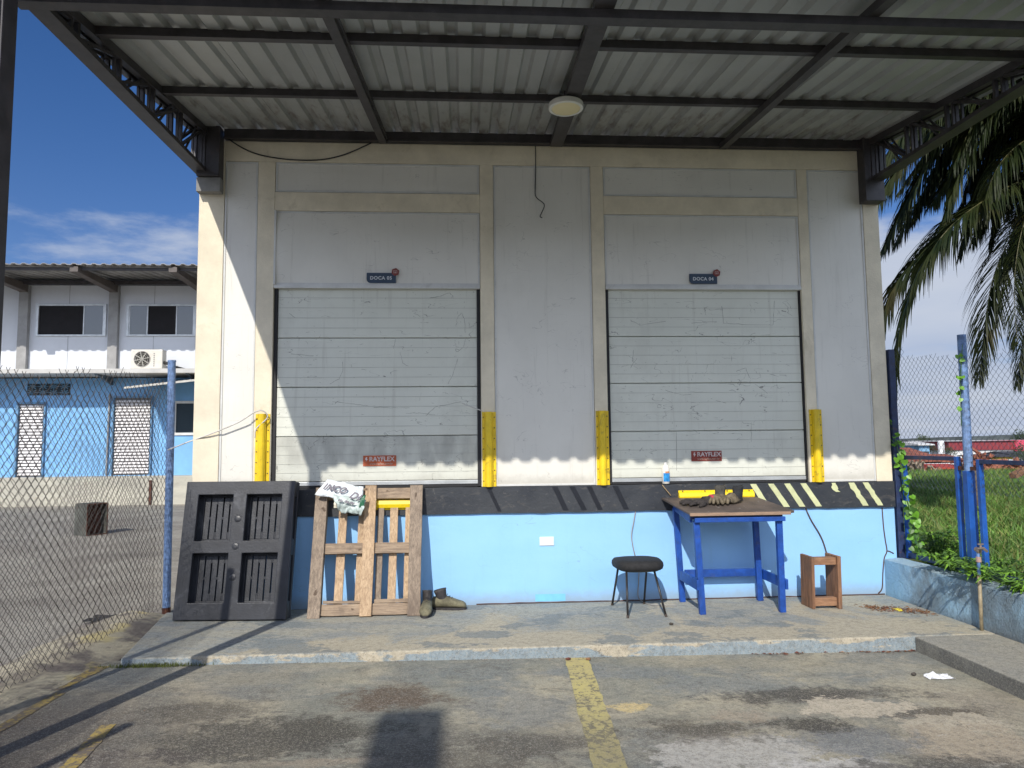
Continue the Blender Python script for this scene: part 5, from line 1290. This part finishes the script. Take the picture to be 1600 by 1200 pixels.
def weed(name, label, base, n, spread, seed, hgt=.22, mats=(0,), lw_=.011, ll_=.14):
    rr = random.Random(seed); Tq = thing(name, label, 'weed', base); st_ = MB(); lf = MB()
    for i in range(n):
        a = rr.uniform(0, math.tau); r_ = rr.random()**.6; p = Vector(base); pts = [p.copy()]
        d = Vector((math.cos(a)*spread[0]*r_, math.sin(a)*spread[1]*r_, hgt*rr.uniform(.5, 1)))
        for k in range(1, 6):
            q = k/5; pts.append(Vector(base)+Vector((d.x*q*q*.3+d.x*q*.7, d.y*q*.8+d.y*.2*q*q, d.z*(1.7*q-.9*q*q))))
        st_.tube(pts, .0022, 4)
        for k in range(2, 6):
            for m_ in range(4):
                c_ = pts[k-1].lerp(pts[k], rr.random()); b = rr.uniform(0, math.tau); dd = Vector((math.cos(b), math.sin(b), rr.uniform(-.35, .4))).normalized()
                sd_ = dd.cross(Vector((0, 0, 1))).normalized(); L__ = ll_*rr.uniform(.5, 1.1); w_ = lw_*rr.uniform(.7, 1.2)
                lf.cur = 0 if rr.random() < .7 else 1
                e1 = c_+dd*L__*.45+Vector((0, 0, .01)); e2 = c_+dd*L__-Vector((0, 0, .015))
                lf.add([c_, e1-sd_*w_, e1+sd_*w_, e2], [(0, 1, 2), (1, 3, 2)])
    obj('stems', st_, vine_d, Tq); obj('leaves', lf, [simple('weed_leaf', (.17, .34, .035), .5, .2, 20), simple('weed_leaf_dark', (.07, .15, .02), .6, .2, 20)], Tq)
weed('weed', 'leafy weed spilling over the low wall beside the standpipe', (4.02, -1.16, .33), 22, (.30, .36), 1, .20)
weed('weed', 'leafy weed on the low wall left of the gate hinge', (4.08, -.70, .33), 16, (.20, .32), 2, .22)
weed('weed', 'weed sprig hanging over the low wall right of the standpipe', (4.06, -1.55, .32), 10, (.22, .24), 3, .13)
weed('shrub', 'dark leafy shrub behind the vine at the foot of the fence', (4.50, .05, .05), 60, (.38, .5), 4, .72, ll_=.10, lw_=.014)
weed('shrub', 'low dark shrub behind the first gate frame', (4.65, -.45, .05), 46, (.42, .45), 5, .42, ll_=.10, lw_=.014)
# moss tuft at the left end of the step
blades(700, lambda i: (random.gauss(-2.15, .16), -1.44-abs(random.gauss(0, .012)), gz(-2.2)), lambda: random.uniform(.01, .035), lambda: random.uniform(.001, .003), 'moss', [simple('moss', (.10, .12, .03), .9)], 'mossy weeds at the foot of the left end of the step')['category'] = 'moss'

# ------------------------------------------------------------------ far things on the right
def far_box(mb, x0, x1, y0, y1, z0, z1): return mb.box(x0, x1, y0, y1, z0, z1)
brickc = simple('terracotta', (.34, .13, .075), .9, .25, 1.5, coord='World'); tile_m = simple('red_roof_tiles', (.30, .10, .06), .85, .35, 2.5, coord='World', dirt=(.10, .05, .04), dirtamt=.6)
gable_m = simple('far_white', (.62, .62, .60), .8, .06, .5); far_dark = simple('far_dark_wall', (.05, .05, .06), .9, .3, .8); far_blue = simple('far_blue_paint', (.20, .38, .55), .8, .12, .8)
# red warehouse
p0 = at(1482, 689, 120); p1 = at(1640, 688, 120)
RWh = thing('red_warehouse', 'long warehouse with dark red upper cladding and white lower wall', 'warehouse', (p0.x, 120, -6))
zt = at(1540, 689, 120).z; zm = at(1540, 703, 120).z
t = MT('red_cladding', 'World'); X = t.xyz(); wv = t.m('SINE', t.m('MULTIPLY', X[0], 9)); c = t.mix(t.ramp(wv, -.4, .4), (.235, .030, .035), (.19, .024, .03))
redc = t.done(c, .6)
obj('upper_cladding', MB().box(p0.x, at(1584, 689, 120).x, 120, 150, zm, zt), redc, RWh)
obj('pink_bay', MB().box(at(1584, 689, 120).x+.01, p1.x+6, 119.6, 150, zm-1.2, zt+.1), simple('pink_red', (.62, .06, .12), .6, .05), RWh)
obj('lower_wall', MB().box(p0.x+.3, p1.x+6, 120.3, 149, -6, zm-.01), gable_m, RWh)
obj('roof', MB().prism([(120-.4, zt), (135, zt+.15), (150, zt)], lambda a, b, d: Vector((d, a, b)), p0.x-.4, p1.x+6), gable_m, RWh)
# water tower
tk = at(1470.5, 700, 95); WT = thing('water_tower', 'slim white water tower left of the red warehouse', 'water tower', (tk.x, 95, -6))
ztp = at(1470, 688, 95).z
obj('shaft', MB().lathe([(.43, 0), (.43, ztp+5.6), (.38, ztp+5.9), (.1, ztp+6)], (tk.x, 95, -6), 20), simple('tower_white', (.75, .76, .76), .6, .04), WT, smooth=False)
obj('ladder', MB().box(tk.x-.05, tk.x+.05, 94.5, 94.56, -6, ztp-.4), grey_m, WT)
# shacks and sheds with tiled roofs
def shed(name, label, px0, px1, pt, pm, pb, Y, dep, wm, rmt, group=None, cat='shed'):
    a = at(px0, pm, Y); b = at(px1, pm, Y); Tq = thing(name, label, cat, ((a.x+b.x)/2, Y, terr_h(a.x, Y)), group)
    zt_ = at((px0+px1)/2, pt, Y+dep*.5).z; ze = a.z*.5+b.z*.5
    obj('wall', MB().box(a.x, b.x, Y, Y+dep, terr_h(a.x, Y)-.5, ze), wm, Tq)
    obj('roof', MB().prism([(-.35, ze-.02), (dep*.5, zt_), (dep+.3, ze-.02), (dep+.3, ze-.12), (-.35, ze-.12)], lambda p, q, d: Vector((d, Y+p, q+.13)), a.x-.3, b.x+.3), rmt, Tq)
    nw = max(1, int((b.x-a.x)/3))
    for k in range(nw):
        xw = a.x+(b.x-a.x)*(k+.5)/nw; obj('window', MB().box(xw-.4, xw+.4, Y-.03, Y-.002, ze-1.3, ze-.55), far_dark, Tq)
shed('tiled_shack', 'long shack with weathered red tile roof behind the field, nearest to the fence corner', 1372, 1456, 702, 717, 742, 42, 6, far_dark, tile_m, cat='shack')
shed('tiled_shack', 'small tiled shack right below the white water tower', 1458, 1503, 712, 722, 742, 40, 4, far_dark, tile_m, cat='shack')
shed('tiled_shack', 'lower tiled shack with white ridge behind the first gate frame', 1402, 1470, 712, 722, 742, 36, 4, far_dark, tile_m, cat='shack')
shed('blue_house', 'small light blue house standing over the tiled roofs', 1436, 1452, 692, 696, 708, 58, 4, far_blue, gable_m, cat='house')
shed('dark_shed', 'low dark roofed shed left of the small blue house', 1398, 1440, 690, 700, 710, 64, 6, far_dark, far_dark)
shed('blue_stall', 'low blue and white stall at the far edge of the field', 1472, 1497, 728, 733, 744, 31, 2.5, far_blue, simple('stall_red', (.42, .06, .04), .7, .1), cat='stall')
shed('yellow_house', 'yellow painted house below the red warehouse', 1557, 1583, 711, 714, 722, 62, 5, simple('far_yellow', (.70, .48, .06), .8, .1), far_dark, cat='house')
shed('cream_house', 'long cream house behind the brick heap at the right', 1534, 1640, 720, 726, 742, 48, 5, simple('far_cream', (.52, .44, .32), .85, .1), gable_m, cat='house')
shed('grey_house', 'grey house at the right edge below the pink bay', 1586, 1650, 706, 712, 724, 75, 6, gable_m, far_dark, cat='house')
# white goal-like frame in front of the shacks
a = at(1424, 726, 33); b = at(1490, 726, 33)
PF = thing('white_pipe_frame', 'thin white pipe frame standing before the tiled shacks', 'frame', ((a.x+b.x)/2, 33, 0))
obj('crossbar', MB().tube([(a.x, 33, a.z), (b.x, 33, b.z+.05)], .05, 8), gable_m, PF)
for q in (a.lerp(b, .33), b): obj('upright', MB().tube([(q.x, 33, -1), (q.x, 33, q.z)], .05, 8), gable_m, PF)
# rubble of bricks and planks at the far edge of the field
def heap(name, label, px, py, Y, n, sx_, sz, mt, seed, size):
    rr = random.Random(seed); c = at(px, py, Y); mb = MB()
    for i in range(n):
        u = rr.gauss(0, .5); v = rr.gauss(0, .5); h = max(0, 1-abs(u)*.9)*sz*rr.random()
        M_ = Matrix.Translation((c.x+u*sx_, Y+v*1.2, c.z-sz*.4+h)) @ Euler((rr.uniform(-1, 1), rr.uniform(-1, 1), rr.uniform(0, 3))).to_matrix().to_4x4()
        s_ = [q*rr.uniform(.5, 1.2) for q in size]; mb.box(-s_[0], s_[0], -s_[1], s_[1], -s_[2], s_[2], M_); 
    tag(obj(name, mb, mt, org=(c.x, Y, c.z)), label, 'rubble', kind='stuff')
heap('brick_rubble', 'heap of orange bricks at the far edge of the field', 1568, 738, 29, 420, 2.1, 1.1, brickc, 1, (.22, .12, .10))
heap('brick_rubble', 'small brick heap at the far field edge behind the first gate frame', 1443, 741, 28.5, 120, .9, .5, brickc, 2, (.22, .12, .08))
heap('plank_rubble', 'pile of pale planks and debris at the far left of the field', 1424, 744, 27.5, 90, 1.1, .5, simple('plank_debris', (.30, .24, .17), .9, .25, 2), 3, (.9, .06, .04))
heap('brick_stack', 'stack of red bricks right of the round blue post', 1523, 727, 30, 160, .35, 1.5, simple('brick_dark', (.26, .09, .05), .9, .25), 4, (.2, .1, .05))
# wooden post / crate end leaning on the field side of the fence, far right
c = at(1588, 741, -1.0)
LGm = Matrix.Translation(c) @ Matrix.Rotation(R(20), 4, 'Z') @ Matrix.Rotation(R(-14), 4, 'Y')
lgx = obj('wood_offcut', MB().box(-.05, .40, -.03, .03, -.022, .022, LGm), wood_stepx, org=tuple(c), bevel=.004)
tag(lgx, 'short brown timber offcut jammed through the fence at the right edge', 'timber')
c = at(1522, 742, 6)
tag(obj('tree_stump', MB().lathe([(.15, 0), (.12, .2), (.11, .55), (.10, .62), (.03, .64)], (c.x, 6, c.z-.55), 12), simple('stump_bark', (.13, .11, .09), .9, .3, 12, bump=.6, bs=30), org=(c.x, 6, 0)), 'grey stump standing in the grass right of the round blue post', 'stump')
# background trees
tree_m = [simple('far_tree_a', (.035, .06, .022), .9, .3, .4), simple('far_tree_b', (.05, .075, .025), .9, .3, .4)]
def tree(px, py, Y, wd, ht, seed, label):
    rr = random.Random(seed); c = at(px, py, Y); zb = c.z-ht*1.3; Tq = thing('tree', label, 'tree', (c.x, Y, zb), 'trees beyond the field')
    obj('trunk', MB().tube([(c.x, Y, zb), (c.x+.05*wd, Y, c.z-ht*.3), (c.x, Y, c.z)], [.05*wd, .035*wd, .015*wd], 7), trunk_m, Tq)
    mb = MB(); n = 900
    for i in range(n):
        k = rr.randrange(9); kc = Vector((math.sin(k*2.4)*.32, math.cos(k*1.7)*.3, math.sin(k*5.1)*.22))
        d = Vector((rr.gauss(0, 1), rr.gauss(0, 1), rr.gauss(0, 1))).normalized()*rr.uniform(.5, 1)*.27
        p = Vector(((kc.x+d.x)*wd, (kc.y+d.y)*wd, (kc.z+d.z)*ht*1.5))+c; s_ = wd*.035*rr.uniform(.6, 1.5)
        a = Vector((rr.gauss(0, 1), rr.gauss(0, 1), rr.gauss(0, 1))).normalized(); b = a.orthogonal().normalized()
        mb.add([p-a*s_, p+b*s_*.7, p+a*s_, p-b*s_*.7], [(0, 1, 2, 3)])
    obj('crown', mb, tree_m[seed % 2], Tq)
tree(1484, 704, 80, 1.4, 1.0, 1, 'bushy green tree between the white water tower and the red warehouse')
tree(1457, 700, 75, 1.2, .9, 2, 'dark round tree left of the white water tower')
tree(1598, 706, 50, 1.6, 1.5, 3, 'green tree at the right edge before the pink bay')
tree(1597, 682, 180, 5, 3, 4, 'tall dark tree on the skyline at the right edge')
tree(1443, 686, 300, 6, 3.2, 5, 'dark tree on the skyline above the small blue house')
tree(1603, 722, 34, 1.2, 1.2, 6, 'low bush at the right edge of the field')
# ridge and distant town
rdg = MB(); K = 900
for i in range(K+1):
    q = i/K; x = 300+1500*q; Y = 1500
    zt_ = 1.5+48*max(0, min(.3, q-.42))+4*mnoise.noise(Vector((q*60, 0, 0)))+3*mnoise.noise(Vector((q*260, 3, 0)))
    rdg.v += [Vector((x, Y, -20)), Vector((x, Y, zt_)), Vector((x, Y+260, zt_*.8)), Vector((x, Y+300, -20))]
for i in range(K):
    for a in range(3): rdg.f.append([i*4+a, i*4+a+1, (i+1)*4+a+1, (i+1)*4+a]); rdg.m.append(0)
struct('hills', rdg, simple('hill_scrub', (.070, .085, .085), .95, .3, .02, coord='World'), smooth=True)
tw = MB(); tmats = [simple('town_white', (.50, .50, .50), .9), simple('town_red', (.28, .13, .10), .9), simple('town_dark', (.05, .065, .05), .95), simple('town_grey', (.24, .24, .25), .9)]
rr = random.Random(5)
for i in range(1500):
    Y = rr.uniform(240, 950); px = rr.uniform(1385, 1650); q = at(px, 690, Y); h = rr.uniform(2.0, 4.6)
    zb = terr_h(q.x, Y); w_ = rr.uniform(3, 11); tw.cur = rr.choice((0, 0, 1, 2, 2, 2, 3, 3))
    if tw.cur == 2: h *= 1.1
    tw.box(q.x-w_/2, q.x+w_/2, Y, Y+6, zb-1, zb+h)
tag(obj('distant_town', tw, tmats), 'distant town of tiny roofs and trees along the horizon', 'town', kind='stuff')

# ------------------------------------------------------------------ added unseen blockers behind the viewer: one darkens low sky, one casts a shadow
OB = thing('sky_blocker_warehouse', 'long grey warehouse added unseen behind the viewer to block the low sky', 'warehouse', (0, -40, 0))  # invented building, keeps low sky light off the upper wall
obj('wall', MB().box(-45, 50, -60, -40, -.3, 8.5), simple('sky_blocker_wall', (.22, .22, .21), .85, .1, .5), OB)
obj('roof', MB().prism([(-39.4, 8.5), (-50, 10.2), (-60.6, 8.5)], lambda a, b, d: Vector((d, a, b)), -45.5, 50.5), simple('sky_blocker_roof', (.18, .15, .13), .8, .1, .5), OB)
for k in range(6): obj('shutter', MB().box(-38+k*14, -33+k*14, -39.99, -39.95, 0, 4.5), grey_m, OB)
SPN = thing('shadow_caster', 'tall post with a long flat arm, added behind the viewer to cast a block shadow', 'lamp', (-2.75, -13, 0))  # made-up slab on a pole, shaped for its shadow on the forecourt
obj('pole', MB().tube([(-2.75, -13, -.1), (-2.75, -13, 6.0)], .06, 12), grey_m, SPN)
obj('arm', MB().box(-2.93, -2.58, -13.2, -9.98, 6.0, 6.08), grey_m, SPN)
